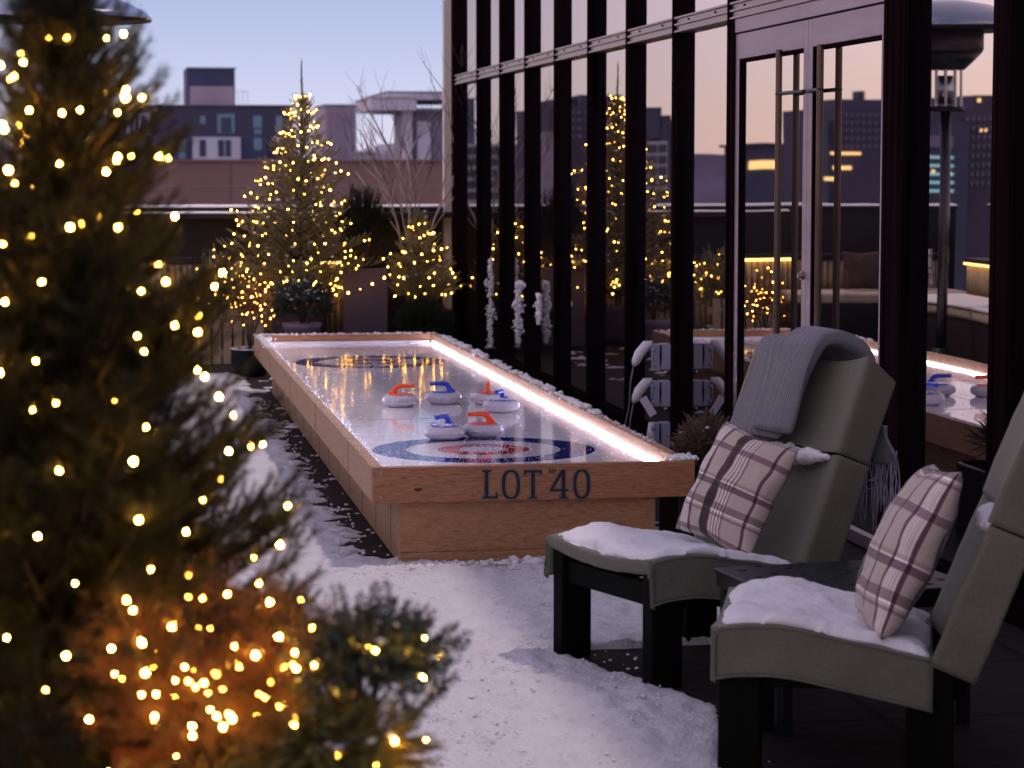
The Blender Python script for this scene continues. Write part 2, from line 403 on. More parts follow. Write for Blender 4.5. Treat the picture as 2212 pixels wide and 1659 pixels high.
# ------------------------------------------------------------------ foliage generators
def spray_template(kind, r, L=1.0):
    """one twig along +X of length 1 -> tris"""
    V = []; Fc = []
    def tri(a, b, c):
        i = len(V); V.extend([a, b, c]); Fc.append((i, i+1, i+2))
    def blade(p, d, ln, w):
        d = Vector(d).normalized(); s = d.cross(Vector((r.normal(), r.normal(), r.normal()))).normalized()*w*.5
        tri(tuple(p - s), tuple(p + s), tuple(p + d*ln))
    def leafq(p, d, ln, w):
        d = Vector(d).normalized(); s = d.cross(Vector((r.normal(), r.normal(), r.normal()))).normalized()*w*.5
        m_ = p + d*ln*.5
        tri(tuple(p), tuple(m_ + s), tuple(p + d*ln)); tri(tuple(p), tuple(p + d*ln), tuple(m_ - s))
    if kind == 'fir':          # short stiff needles all round, pointing forward, upswept tip
        for i in range(46):
            t = i/45; a = r.uniform(0, 2*math.pi)
            p = Vector((t, 0, .10*t*t)); o = Vector((.9, math.cos(a), math.sin(a)*.75 + .25))
            blade(p, o, .17*(1-.35*t), .030)
    elif kind == 'firfar':
        for i in range(56):
            t = i/55; a = r.uniform(0, 2*math.pi)
            p = Vector((t, 0, .16*t*t)); o = Vector((1.0, math.cos(a), math.sin(a)*.8 + .25))
            blade(p, o, .19*(1-.35*t), .050)
    elif kind == 'wisp':       # long soft needles brushing forward
        for i in range(84):
            t = i/83; a = r.uniform(0, 2*math.pi)
            p = Vector((t, 0, .12*t*t)); o = Vector((1.35, math.cos(a), math.sin(a)))
            blade(p, o, r.uniform(.22, .36), .020)
    elif kind == 'box':        # small oval leaves in opposite pairs
        for i in range(13):
            t = i/12
            for s_ in (0, math.pi):
                a = i*1.57 + s_ + r.normal(0, .2)
                leafq(Vector((t, 0, 0)), (.75, math.cos(a), math.sin(a)), .19*(1-.25*t), .10)
        leafq(Vector((1, 0, 0)), (1, .1, .1), .16, .09)
    elif kind == 'cyp':        # flat feathery scale-leaf sprays
        for i in range(17):
            t = (i+1)/17
            for s_ in (1, -1):
                o = Vector((1.0, s_*.85, r.normal(0, .25))).normalized(); ln = .34*(1-.7*t)+.06
                blade(Vector((t, 0, 0)), o, ln, .035)
                p2 = Vector((t, 0, 0)) + o*ln*.5; blade(p2, (1, s_*.15, r.normal(0, .3)), ln*.5, .028)
    elif kind == 'twig':       # thin bare reddish twigs with scattered leaves
        for i in range(12):
            t = r.uniform(0, 1); a = r.uniform(0, 2*math.pi)
            o = Vector((1, math.cos(a)*.8, math.sin(a)*.8)); blade(Vector((t, 0, 0)), o, r.uniform(.2, .5), .018)
            leafq(Vector((t, 0, 0)) + o.normalized()*.2, o, .12, .06)
    i = len(V); w = .012
    V.extend([(0, -w, 0), (0, w, 0), (1, 0, .05)]); Fc.append((i, i+1, i+2))
    V.extend([(0, 0, -w), (0, 0, w), (1, 0, .05)]); Fc.append((i+3, i+4, i+5))
    return np.array(V), np.array(Fc)
def frames(D, r):
    """rotation matrices whose x axis is D (n,3), z roughly up, random roll small"""
    D = D/np.linalg.norm(D, axis=1, keepdims=True); n = len(D)
    up = np.tile([0., 0., 1.], (n, 1)) + r.normal(0, .25, (n, 3))
    Yv = np.cross(up, D); Yv /= np.linalg.norm(Yv, axis=1, keepdims=True) + 1e-9
    Z_ = np.cross(D, Yv)
    return np.stack([D, Yv, Z_], axis=2)
def scatter(kind, P, D, S, r, nt_=4):
    P = np.asarray(P); D = np.asarray(D); S = np.asarray(S)
    Rm = frames(D, r); vs = []; fs = []; base = 0
    idx = r.integers(0, nt_, len(P))
    for k in range(nt_):
        tv, tf = spray_template(kind, r); sel = np.where(idx == k)[0]
        if not len(sel): continue
        v = np.einsum('nij,vj->nvi', Rm[sel]*S[sel][:, None, None], tv) + P[sel][:, None, :]
        f = tf[None] + (np.arange(len(sel))*len(tv))[:, None, None] + base
        vs.append(v.reshape(-1, 3)); fs.append(f.reshape(-1, 3)); base += len(sel)*len(tv)
    return np.concatenate(vs), np.concatenate(fs)

def blob_mesh(P, S, r, squash=.5):
    """lumpy little snow pads (octa-sphere based)"""
    bm = bmesh.new(); bmesh.ops.create_icosphere(bm, subdivisions=1, radius=1)
    tv = np.array([v.co[:] for v in bm.verts]); tf = np.array([[v.index for v in f.verts] for f in bm.faces]); bm.free()
    n = len(P); P = np.asarray(P); S = np.asarray(S)
    jit = r.uniform(.7, 1.25, (n, len(tv), 1)); sc = r.uniform(.7, 1.4, (n, 1, 3)); sc[:, :, 2] *= squash
    v = tv[None]*jit*sc*S[:, None, None] + P[:, None, :]
    f = tf[None] + (np.arange(n)*len(tv))[:, None, None]
    return v.reshape(-1, 3), f.reshape(-1, 3)

BULB = None
def bulb_template():
    V = []; n = 8; prof = [(.0, -1.0), (.85, -.45), (.95, .05), (.55, .75), (.0, 1.35)]
    mb = MB()
    v = []; f = []
    for rr, z in prof:
        for k in range(n): v.append((rr*math.cos(2*math.pi*k/n), rr*math.sin(2*math.pi*k/n), z))
    for i in range(len(prof)-1):
        for k in range(n):
            a, b, c, d = (i*n+k, i*n+(k+1)%n, (i+1)*n+(k+1)%n, (i+1)*n+k); f += [(a, b, c), (a, c, d)]
    return np.array(v), np.array(f)
BT = bulb_template()
def string_lights(label, group, pts, rad, mt, big=100, cable=True, far=None):
    """pts ordered along the cable. up to 100 bulbs as parts, the rest one part of kind stuff"""
    root = empty('string_lights', tuple(pts[0]), 0, label, 'string lights', group)
    o0 = Vector(pts[0])
    vs, fs = BT
    me0 = None
    # the bulbs nearest the camera side show largest
    order = sorted(range(len(pts)), key=lambda i: (Vector(pts[i]) - Vector((0, 0, H))).length)
    first = set(order[:big]); rest = [i for i in range(len(pts)) if i not in first]
    for i in order[:big]:
        p = Vector(pts[i]) - o0
        if me0 is None:
            ob = np_mesh('bulb', vs*rad, fs, mt, root, smooth=True); me0 = ob.data
        else:
            ob = bpy.data.objects.new('bulb', me0); COL.objects.link(ob); ob.parent = root; ob.scale = [random.choice((.5, .7, .85, 1, 1.2))]*3
        ob.location = p; ob.rotation_euler = (random.uniform(-.9, .9), random.uniform(-.9, .9), 0)
    if rest:
        V = np.concatenate([vs*rad + np.array(Vector(pts[i]) - o0) for i in rest]); Fc = np.concatenate([fs + k*len(vs) for k, _ in enumerate(rest)])
        o = np_mesh('bulbs', V, Fc, mt, root, smooth=True); o['kind'] = 'stuff'
    if cable:
        mb = MB(); run = [pts[0]]
        for i in range(1, len(pts)):
            if (Vector(pts[i]) - Vector(pts[i-1])).length > cable:
                if len(run) > 1: mb.tube([Vector(q) - o0 - Vector((0, 0, rad)) for q in run], rad*.22, 4)
                run = []
            run.append(pts[i])
        if len(run) > 1: mb.tube([Vector(q) - o0 - Vector((0, 0, rad)) for q in run], rad*.22, 4)
        if mb.v: mb.build('cable', M['wire'], root)
    return root

def conifer(loc, height, z_lo, rad_fn, nbr, kind, size, mt, label, cat='tree', name='fir_tree', group=None, up=.35, droop=.0, seed=1, snow=0, dens=1.0, trunk_r=.02, snow_s=.012, leader=0.0, branchlets=(5, 9), sag=0., lump=0., taper=True):
    """trunk, whorled limbs, sprays along each limb. returns spray tips for hanging lights"""
    r = np.random.default_rng(seed)
    root = empty(name, loc, 0, label, cat, group)
    mb = MB(); lean = r.normal(0, .002, 2)
    tp = [(lean[0]*k, lean[1]*k, height*k/6) for k in range(7)]
    mb.tube(tp, [trunk_r*(1-.85*k/6) for k in range(7)], 7)
    P = []; D = []; S = []; tips = []; twig = MB()
    ga = 2.39996; 
    for i in range(nbr):
        u = (i + r.uniform(0, 1))/nbr
        z = z_lo + (height - z_lo)*(1-(1-u)**1.0)*.985
        a = i*ga + r.normal(0, .25)
        R_ = rad_fn(z)*r.uniform(.72, 1.12)*(1 + lump*math.sin(3*a + z*9 + seed)*math.cos(z*13 - 2*a) + lump*.6*math.sin(z*31 + a*5))
        R_ = min(R_, rad_fn(z)*(1.10 if lump else 1.22))
        tap = min(1, .45 + .55*R_/rad_fn(z_lo)) if taper else 1
        d0 = np.array([math.cos(a), math.sin(a), 0.])
        el = up*(.5+ .9*u) + r.normal(0, .08)
        nseg = 6; pts = []
        for k in range(nseg+1):
            t = k/nseg
            pts.append(np.array([lean[0], lean[1], 0])*z*4 + d0*R_*t + np.array([0, 0, z + R_*(el*t + droop*t*t - sag*t*(1-t))]))
        pts = np.array(pts)
        twig.tube([tuple(p) for p in pts], [max(.0012, trunk_r*.25*(1-t*.13*6/6)) for t in range(nseg+1)] if False else [max(.001, trunk_r*.22*(1-k/nseg*.8)) for k in range(nseg+1)], 4, cap=False)
        nb = max(3, int(dens*r.integers(*branchlets)*max(.35, R_/rad_fn(z_lo))*1.3))
        for j in range(nb):
            t = .18 + .82*(j+.5)/nb; q = t*nseg; k = min(int(q), nseg-1); p = pts[k]*(1-(q-k)) + pts[k+1]*(q-k)
            dirn = pts[k+1] - pts[k]; dirn /= np.linalg.norm(dirn)
            side = np.cross(dirn, [0, 0, 1]); side /= np.linalg.norm(side)+1e-9
            for s_ in (1, -1):
                dd = dirn*r.uniform(.6, 1.0) + side*s_*r.uniform(.5, .95) + np.array([0, 0, r.normal(.05+up*.3, .16)])
                sz = size*r.uniform(.75, 1.2)*(1.15-.45*t)*tap
                P.append(p); D.append(dd); S.append(sz)
                if R_ > size*1.6:
                    dn = dd/np.linalg.norm(dd); q2 = p + dn*sz*.75
                    P.append(q2); D.append(dd + side*s_*.4 + r.normal(0, .25, 3)); S.append(sz*.8)
                    tips.append(q2 + dn*sz*.6)
                else: tips.append(p + dd/np.linalg.norm(dd)*sz)
        P.append(pts[-1] - (pts[-1]-pts[-2])*.4); D.append(pts[-1]-pts[-2]); S.append(size*1.15*tap); tips.append(pts[-1])
    # leader
    for k in range(int(8+leader*90)):
        t = k/(8+leader*90); z = height*(1-.10) + (height*.10 + leader)*t
        P.append([lean[0]*6, lean[1]*6, z]); a = r.uniform(0, 6.28); D.append([math.cos(a)*.3, math.sin(a)*.3, 1]); S.append(size*(.62-.25*t))
    mb.tube([(lean[0]*6, lean[1]*6, height*.9), (lean[0]*6, lean[1]*6, height + leader)], [trunk_r*.3, trunk_r*.1], 5)
    V, Fc = scatter(kind, P, D, S, r)
    mb.build('trunk', M['bark'], root, smooth=True)
    twig.build('branches', M['bark'], root, smooth=True)
    np_mesh('crown', V, Fc, mt, root)
    if snow:
        tt = np.array(tips); sel = r.choice(len(tt), min(snow, len(tt)), replace=False)
        Pn = tt[sel]*np.array([.93, .93, 1]) + np.array([0, 0, size*.10]); v, f = blob_mesh(Pn, r.uniform(.5, 1.3, len(sel))*snow_s, r, .4)
        s = np_mesh('snow_tufts', v, f, M['snow_soft'], root, smooth=True); s['kind'] = 'stuff'
    return root, np.array(tips) + np.array(loc)

def shrub(loc, rx, ry, rz, nst, kind, size, mt, label, name='shrub', group=None, seed=1, snow=0, snow_s=.01, cat='shrub', shell=.55, parent=None, rd=1.0, dome=.0, spiky=.3):
    r = np.random.default_rng(seed)
    root = parent or empty(name, loc, 0, label, cat, group)
    u = r.normal(0, 1, (nst, 3)); u /= np.linalg.norm(u, axis=1, keepdims=True)
    u[:, 2] = np.where(u[:, 2] < -.5, -u[:, 2]*.3, u[:, 2])
    rr = r.uniform(shell, 1.0, (nst, 1))*(1 + .16*np.sin(u[:, :1]*7 + seed)*np.cos(u[:, 1:2]*6))
    P = u*rr*np.array([rx, ry, rz]) + np.array([0, 0, rz*(1-dome)])
    D = u*np.array([1, 1, 1]) + r.normal(0, .35, (nst, 3)) + np.array([0, 0, spiky])
    S = size*r.uniform(.7, 1.25, nst)
    V, Fc = scatter(kind, P, D, S, r)
    np_mesh('foliage', V, Fc, mt, root)
    mb = MB()
    for k in range(14):
        i = r.integers(0, nst); mb.tube([(0, 0, -.02), tuple(P[i]*np.array([.4, .4, .5])), tuple(P[i]*.95)], [.006*rd, .004*rd, .0015], 4)
    mb.build('stems', M['bark'], root)
    if snow:
        top = np.where(u[:, 2] > .1)[0]; sel = r.choice(top, min(snow, len(top)), replace=False)
        v, f = blob_mesh(P[sel]*1.03 + np.array([0, 0, size*.25]), r.uniform(.5, 1.3, len(sel))*snow_s, r, .45)
        s = np_mesh('snow_tufts', v, f, M['snow_soft'], root, smooth=True); s['kind'] = 'stuff'
    return root, P + D/np.linalg.norm(D, axis=1, keepdims=True)*size*.6 + np.array(loc)

blob_mesh_early = lambda P, S, r: blob_mesh(P, S, r, .6)
# ================================================================== SETTING
box('terrace_floor', M['paver'], -3.2, 4.0, -2.0, 19.0, -.3, 0)['kind'] = 'structure'
def snow_field():
    x0, x1, y0, y1 = -2.6, 2.50, 1.2, 18.2
    xs = np.arange(x0, x1, .017); ys = np.concatenate([np.arange(y0, 8.5, .017), np.arange(8.5, y1, .03)])
    X, Y = np.meshgrid(xs, ys)
    h = .026 + .008*fbm(X, Y, 1.6) + .014*fbm(X*1.2, Y*.8, 6, 4) + .024*np.abs(fbm(X*1.0, Y*.7, 11, 4)) + .012*fbm(X*1.3, Y*.8, 32, 3)
    foot = np.clip(fbm(X*1.1 + 5, Y*.7, 3.6, 2) - .18, 0, 1); h = h - np.minimum(.03*foot, .010)        # trodden hollows
    # bare strip along the foot of the rink, frayed in long cross streaks
    st = fbm(X*.8, Y*3.2, 6, 4); edge = .815 + .04*fbm(Y*0+3, Y, 1.1, 3) + .10*st - .03*np.clip((Y-8)/6, 0, 1)
    h = np.maximum(h - .016, .005 + .004*fbm(X, Y, 30, 2)); h = h - .004*np.clip((Y - 7.3)/.4, 0, 1)*(Y < 7.9)*(X > .8)
    bare = np.clip((X - edge)/.03, 0, 1)*(X < 2.2)*np.clip((Y - (7.90 + .1*st))/.05, 0, 1)
    thin = np.clip((X - edge + .12)/.14, 0, 1)*(Y > 7.9)
    h = h*(1 - .35*thin) - .032*bare + .075*bare*np.clip(st - .06, 0, .5)
    # bare pavers under and behind the chairs
    bx = np.interp(Y, [4.2, 5.0, 5.6, 5.8, 6.2, 6.32, 6.45], [1.22, 1.30, 1.44, 1.38, 1.20, 1.24, 3.0]) + .03*fbm(X, Y, 5, 3)
    b2 = np.clip((X - bx)/.05, 0, 1)*(Y < 6.5); h = h - .05*b2
    b3 = np.clip((X - 2.02 - .06*st)/.1, 0, 1); h = h - .045*b3*(Y > 6.4)
    b4 = np.clip((Y - 17.0)/.2, 0, 1)*(X > .2); h = h - .03*b4
    hb = np.clip((Y-15.2)/.3, 0, 1)*(X < .95); h = h - .04*hb
    h += np.where((Y < 8.0) & (Y > 7.2) & (X > .9), .006*np.clip(fbm(X, Y, 14, 3), 0, 1), 0)
    ny, nx = X.shape; V = np.stack([X.ravel(), Y.ravel(), h.ravel()], 1)
    i = np.arange(ny*nx).reshape(ny, nx)
    Q = np.stack([i[:-1, :-1], i[:-1, 1:], i[1:, 1:], i[1:, :-1]], -1).reshape(-1, 4)
    hm = h.ravel()[Q].max(1); Q = Q[hm > -.004]
    o = np_mesh('snow_ground', V, Q, M['snow'], smooth=True); o['kind'] = 'structure'
snow_field()
_r = np.random.default_rng(55); _P = []; _S = []
for _ in range(260):
    cx, cy_ = _r.uniform(.1, 1.3), _r.uniform(4.6, 7.7)
    for k in range(_r.integers(3, 14)): _P.append((cx + _r.normal(0, .05), cy_ + _r.normal(0, .07), .017)); _S.append(_r.uniform(.0015, .006))
for _ in range(420): _P.append((_r.uniform(.88, 1.85), 7.74 + _r.normal(0, .03), .012)); _S.append(_r.uniform(.003, .012))
for _ in range(26): _P.append((_r.uniform(1.30, 1.6), 7.70 + _r.normal(0, .03), .020)); _S.append(_r.uniform(.010, .022))
for _ in range(700):
    y = _r.uniform(7.8, 13.5); _P.append((.74 + _r.normal(0, .09), y, .008)); _S.append(_r.uniform(.002, .009))
_v, _f = blob_mesh_early(_P, np.array(_S), _r)
o = np_mesh('snow_crumbs', _v, _f, M['snow_soft'], smooth=True); tag(o, 'loose snow crumbs scattered over the trodden snow and along the foot of the rink', 'snow', kind='stuff')
# city far below, hills at the horizon
M['city'] = mat('dusk_city_ground', (.10, .095, .12), .9, scale=.02)
box('city_ground', M['city'], -3000, 3000, -600, 4000, -42, -40)['kind'] = 'structure'
def hills(name, y0, pts, mt, depth=260):
    r = np.random.default_rng(5); v = []; f = []; n = len(pts)
    for d, hs in ((0, .0), (40, 1.0), (depth, .9), (depth+100, 0)):
        for (x, z) in pts: v.append((x*(y0+d)/y0, y0 + d, -40 + (z+40)*hs + (r.normal(0, 1.0) if hs else 0)))
    for k in range(3):
        for i in range(n-1): f.append((k*n+i, k*n+i+1, (k+1)*n+i+1, (k+1)*n+i))
    mb = MB(); mb.add(v, f); o = mb.build(name, mt); o['kind'] = 'structure'; return o
M['hill'] = mat('wooded_hill', (.19, .16, .26), .95, var=.45, scale=.04)  # blue-mauve distance haze is put into this colour
M['hill2'] = mat('far_blue_hill', (.16, .20, .34), .95, var=.12, scale=.02)
hz = [( -760 + 18*k, 3.0 + 6.5*float(fbm(np.array([k*.35]), np.array([0.3]), .8, 4)[0]) + (11 if -260 > -760+18*k > -520 else 4)) for k in range(42)]
hills('hills', 640, hz, M['hill'])
hz2 = [(-60 + 30*k, 2 + 4*float(fbm(np.array([k*.5]), np.array([9.3]), .8, 3)[0])) for k in range(16)]
hills('hills_far', 900, hz2, M['hill2'])

# ================================================================== GLASS BUILDING
XN, XG, ZT = 2.515, 2.565, 3.05
fac = empty('glass_building', (2.6, 12, 0), 0, 'glass fronted building with dark bronze mullions, transom rail and a double door', 'building')
def P_(o): o.parent = fac; o.matrix_parent_inverse = Matrix.Translation((-2.6, -12, 0)); return o
rel = [755, 804, 853.5, 907.6, 971.6, 1043.7, 1127, 1227.5, 1346.6, 1686, 1924]
ym = [at_x(226 + r_, 300, XN).y for r_ in rel]
ym += [5.75, 4.85, 3.95, 3.05, 2.15, 1.25, .35]
fin_me = None
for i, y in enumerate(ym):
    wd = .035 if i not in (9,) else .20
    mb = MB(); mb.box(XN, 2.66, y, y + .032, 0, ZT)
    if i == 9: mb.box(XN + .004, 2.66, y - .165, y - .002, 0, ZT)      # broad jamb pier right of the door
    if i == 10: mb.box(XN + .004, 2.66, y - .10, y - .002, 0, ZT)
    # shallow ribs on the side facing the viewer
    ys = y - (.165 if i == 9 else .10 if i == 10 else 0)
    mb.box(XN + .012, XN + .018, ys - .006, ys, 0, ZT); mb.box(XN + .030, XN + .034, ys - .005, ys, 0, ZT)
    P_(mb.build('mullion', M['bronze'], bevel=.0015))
# return corner: pale end panel seen beyond the last fin
mb = MB(); mb.box(2.542, 2.655, 18.27, 18.345, 0, ZT); P_(mb.build('corner_panel', M['creampanel'], bevel=.004))
mb = MB(); mb.box(2.60, 2.66, ym[0] + .034, 18.268, 0, ZT); P_(mb.build('corner_post', M['bronze']))
# transom rail with two raised lips and screws
zt = 1.935
for i in range(len(ym)-1):
    ya, yb = ym[i+1] + .033, ym[i] - .001
    if i == 8: pass
    mb = MB(); mb.box(XN + .012, 2.62, ya, yb, zt - .035, zt + .035)
    for dz in (-.036, -.006, .024): mb.box(XN + .002, XN + .013, ya, yb, zt + dz, zt + dz + .009)
    P_(mb.build('transom_rail', M['bronze_rail'], bevel=.001))
    if i < 9:
        ms = MB()
        for k in range(2 if i != 8 else 5):
            yy = ya + (yb-ya)*(k+.5)/(2 if i != 8 else 5); P_(box('rail_screw', M['seam'], XN + .0085, XN + .0125, yy - .008, yy + .008, zt + .008, zt + .016))
    # glass
    if i == 8:
        pass
    else:
        P_(box('window_pane', M['glass'], XG, XG + .012, ya - .03, yb + .03, .05, zt - .03))
        P_(box('bottom_rail', M['bronze'], XN + .02, 2.64, ya, yb, 0, .07))
    P_(box('upper_window_pane', M['glass'], XG, XG + .012, ya - .03, yb + .03, zt + .03, ZT))
P_(box('roof_fascia', M['bronze'], 2.50, 2.9, -.5, ym[0] + .3, ZT, ZT + .09))
P_(box('inner_wall', M['seam'], 2.70, 2.9, -.5, ym[0] + .3, -.0, ZT))
# double door
yl, yr = ym[8] - .002, ym[9] + .034
dy0, dy1 = yr + .004, yl - .055
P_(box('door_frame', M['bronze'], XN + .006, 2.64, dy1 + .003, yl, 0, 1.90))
P_(box('door_header', M['doorframe'], XN + .010, 2.64, yr, dy1 + .002, 1.842, 1.898, bevel=.002))
ymid = at_x(1425 + 890/2.765*.983, 300, XN + .01).y
PARTS_D = []
for s, (a, b_) in enumerate(((ymid + .002, dy1), (dy0, ymid - .002))):
    x0, x1 = XN + .014, XN + .055
    st = .055 if s == 0 else .052
    fo = .035 if s == 0 else .03
    mb = MB(); mb.box(x0, x1, a, a + st, .01, 1.836); mb.box(x0, x1, b_ - st, b_, .01, 1.836)
    mb.box(x0, x1, a + st, b_ - st, 1.735, 1.836); mb.box(x0, x1, a + st, b_ - st, .01, .055)
    lf = P_(mb.build('door_leaf', M['doorframe'], bevel=.002))
    gl = box('door_glass', M['glass'], x0 + .016, x0 + .024, a + st - .01, b_ - st + .01, .045, 1.745); gl.parent = lf
    bd = MB(); bd.box(x0 + .002, x0 + .016, a + st, a + st + .006, .056, 1.735); bd.box(x0 + .002, x0 + .016, b_ - st - .006, b_ - st, .056, 1.735); bd.box(x0+.002, x0+.016, a + st + .006, b_ - st - .006, 1.722, 1.735)
    o = bd.build('glazing_bead', M['bronze']); o.parent = lf
    hy = at_x(1425 + (780 if s == 0 else 1034)/2.765*.983, 300, x0 + .02).y
    mb = MB(); hx = x0 - .018
    mb.tube([(hx, hy, .42), (hx, hy, 1.742 if s == 0 else 1.735)], .0125, 16)
    yst = ymid + (.03 if s == 0 else -.03)
    o = mb.build('door_handle', M['pullbar'], smooth=True, angle=50); o.parent = lf
    mb = MB(); zb = 1.577
    mb.tube([(hx, hy, zb), (hx + .004, hy + (yst-hy)*.5, zb), (hx + .012, yst, zb), (x0, yst, zb)], .0075, 10)
    mb.lathe([(.014, 0), (.014, .006), (.010, .009)], (hx + .0, hy, zb - .004), 12)
    o = mb.build('handle_bracket', M['tablegreen'], smooth=True, angle=50); o.parent = lf
    if s == 0:
        mb = MB(); mb.tube([(x0 + .002, ymid + .028, .905), (x0 - .012, ymid + .028, .905)], .016, 16); mb.tube([(x0 - .012, ymid + .028, .905), (x0 - .022, ymid + .028, .905)], .010, 12)
        o = mb.build('door_lock', M['screw'], smooth=True, angle=50); o.parent = lf

# ================================================================== RINK TABLE
T0X, T1X, T0Y, T1Y, ZR, ZI, TH = .842, 1.916, 7.75, 14.08, .33, .275, .036
rk = empty('curling_table', (1.38, 10.9, 0), 0, 'long timber tabletop curling rink with an ice sheet and lit inner edges', 'curling table')
def K_(o): o.parent = rk; o.matrix_parent_inverse = Matrix.Translation((-1.38, -10.9, 0)); return o
BZ = at_y(805, 1088, T0Y).z
fb = K_(box('front_board', M['cedar'], T0X, T1X, T0Y, T0Y + TH, BZ, ZR, bevel=.002))
K_(box('back_board', M['cedar'], T0X, T1X, T1Y - TH, T1Y, BZ, ZR, bevel=.002))
K_(box('side_board', M['cedar_long_lit'], T0X, T0X + TH, T0Y + TH + .0005, T1Y - TH, BZ, ZR, bevel=.002))
K_(box('side_board', M['cedar_long_lit'], T1X - TH, T1X, T0Y + TH + .0005, T1Y - TH, BZ, ZR, bevel=.002))
K_(box('base_front_panel', M['ply'], .936, 1.790, 7.785, 7.803, .045, BZ + .002, bevel=.001))
K_(box('base_skirt', M['ply'], .936, 1.790, 7.781, 7.803, .002, .044, bevel=.001))
K_(box('base_side_panel', M['ply_long'], .936, .954, 7.804, 13.95, .002, BZ + .002, bevel=.001))
K_(box('base_side_panel', M['ply_long'], 1.772, 1.790, 7.804, 13.95, .002, BZ + .002, bevel=.001))
K_(box('base_back_panel', M['ply'], .955, 1.771, 13.93, 13.95, .002, BZ + .002))
K_(box('side_ledge', M['cedar_long_lit'], T0X + TH + .0005, 1.02, T0Y + TH + .001, T1Y - TH - .001, BZ + .003, BZ + .02))
K_(box('underframe', M['ply_long'], T0X + TH + .001, T1X - TH - .001, T0Y + TH + .002, T1Y - TH - .002, BZ + .022, ZI - .02))
ice = K_(box('ice_sheet', M['ice'], T0X + TH + .001, T1X - TH - .001, T0Y + TH + .002, T1Y - TH - .002, ZI - .018, ZI))
# seams in the liner under the ice
mb = MB(); mb.box(1.378, 1.381, T0Y + .05, T1Y - .05, ZI, ZI + .0006)
for yy in (9.78, 11.1, 12.15): mb.box(T0X + .05, T1X - .05, yy, yy + .006, ZI, ZI + .0006)
K_(mb.build('ice_seams', mat('seam_grey', (.22, .19, .24), .4)))
K_(box('white_end_strip', M['snow_soft'], T0X + TH + .02, T1X - TH - .02, T1Y - TH - .03, T1Y - TH - .002, ZI, ZI + .016))
# led strips: two lines along the right inner face, one low on the left and front faces
for (a, b_, z0) in ((T1X - TH - .0035, T1X - TH - .0005, ZI + .002), (T1X - TH - .0035, T1X - TH - .0005, ZI + .010)):
    K_(box('led_strip', M['led_white'], a, b_, T0Y + TH + .02, T1Y - TH - .04, z0, z0 + (.0055 if z0 < ZI + .005 else .0025)))
K_(box('led_strip', M['led_white'], T0X + TH + .0005, T0X + TH + .0035, T0Y + TH + .02, T1Y - TH - .04, ZI + .003, ZI + .009))
# joints between planks in the long boards
mb = MB()
for yy in (8.55, 9.9, 11.3, 12.7): mb.box(T0X - .0008, T0X, yy, yy + .004, BZ, ZR - .002)
for k in range(13): mb.box(.9352, .936, 8.05 + k*.46, 8.053 + k*.46, .01, BZ)
K_(mb.build('board_joints', M['seam']))
mb = MB()
for (px, py) in ((822, 1023), (822, 1075), (1027, 1062), (1311, 1059), (1470, 1020)):
    q = at_y(px, py, T0Y); mb = MB(); mb.tube([(q.x, T0Y + .001, q.z), (q.x, T0Y - .0015, q.z)], .0042, 10); o = mb.build('screw', M['screw']); o.parent = fb
q = at_y((900 + 0)*1.0 + 3, 1058, T0Y)   # knot
mb = MB(); kn = [(q.x + .014*math.cos(a)*(1 + .25*math.sin(3*a)), T0Y - .0004, q.z + .006*math.sin(a)) for a in [2*math.pi*k/14 for k in range(14)]]
mb.add(kn + [(x_, T0Y + .001, z_) for x_, _, z_ in kn], [tuple(range(14))] + [(k, k+14, (k+1) % 14 + 14, (k+1) % 14) for k in range(14)])
o = mb.build('wood_knot', mat('knot', (.05, .018, .01), .6)); o.parent = fb
# lettering
pL = at_y(1042, 1077.2, T0Y); kx = (at_y((1030 + 1960/7.373)*.983, 1077.2, T0Y).x - pL.x)/(1960 - 222)
def g2w(zx, zy, y):
    zy = zy + .0206*(zx - 222); return (pL.x + (zx - 222)*kx, y, pL.z - (zy - 706)*kx)
def offset(poly, d):
    n = len(poly); A = sum(poly[i][0]*poly[(i+1) % n][1] - poly[(i+1) % n][0]*poly[i][1] for i in range(n))
    sg = 1 if A > 0 else -1; outp = []
    for i in range(n):
        p0 = Vector(poly[i-1]); p1 = Vector(poly[i]); p2 = Vector(poly[(i+1) % n])
        a = (p1-p0).normalized(); b = (p2-p1).normalized(); na = Vector((a.y, -a.x))*sg; nb = Vector((b.y, -b.x))*sg
        m_ = (na+nb); l = m_.length
        if l < 1e-6: m_ = na
        else: m_ = m_/l; m_ = m_/max(.45, m_.dot(na))
        outp.append(tuple(p1 + m_*d))
    return outp
def sup(cx, cyy, rx, ry, n=44, e=2.5):
    return [(cx + rx*math.copysign(abs(math.cos(a))**(2/e), math.cos(a)), cyy + ry*math.copysign(abs(math.sin(a))**(2/e), math.sin(a))) for a in [2*math.pi*k/n for k in range(n)]]
GL = {
 'L': ([(222,248),(358,248),(358,282),(318,282),(318,668),(428,668),(436,618),(468,618),(468,706),(222,706),(222,672),(258,672),(258,282),(222,282)], None),
 'O': (sup(680, 480, 150, 238), sup(682, 480, 92, 198)),
 'T': ([(890,248),(1178,248),(1178,326),(1150,326),(1142,292),(1068,292),(1068,676),(1100,676),(1100,706),(966,706),(966,676),(1004,676),(1004,292),(925,292),(917,326),(890,326)], None),
 '4': ([(1495,243),(1562,243),(1562,552),(1608,552),(1608,588),(1562,588),(1562,676),(1596,676),(1596,706),(1466,706),(1466,676),(1502,676),(1502,588),(1320,588),(1320,548)], [(1502,330),(1502,552),(1362,552)]),
 '0': (sup(1828, 473, 138, 240), sup(1828, 473, 84, 200)),
}
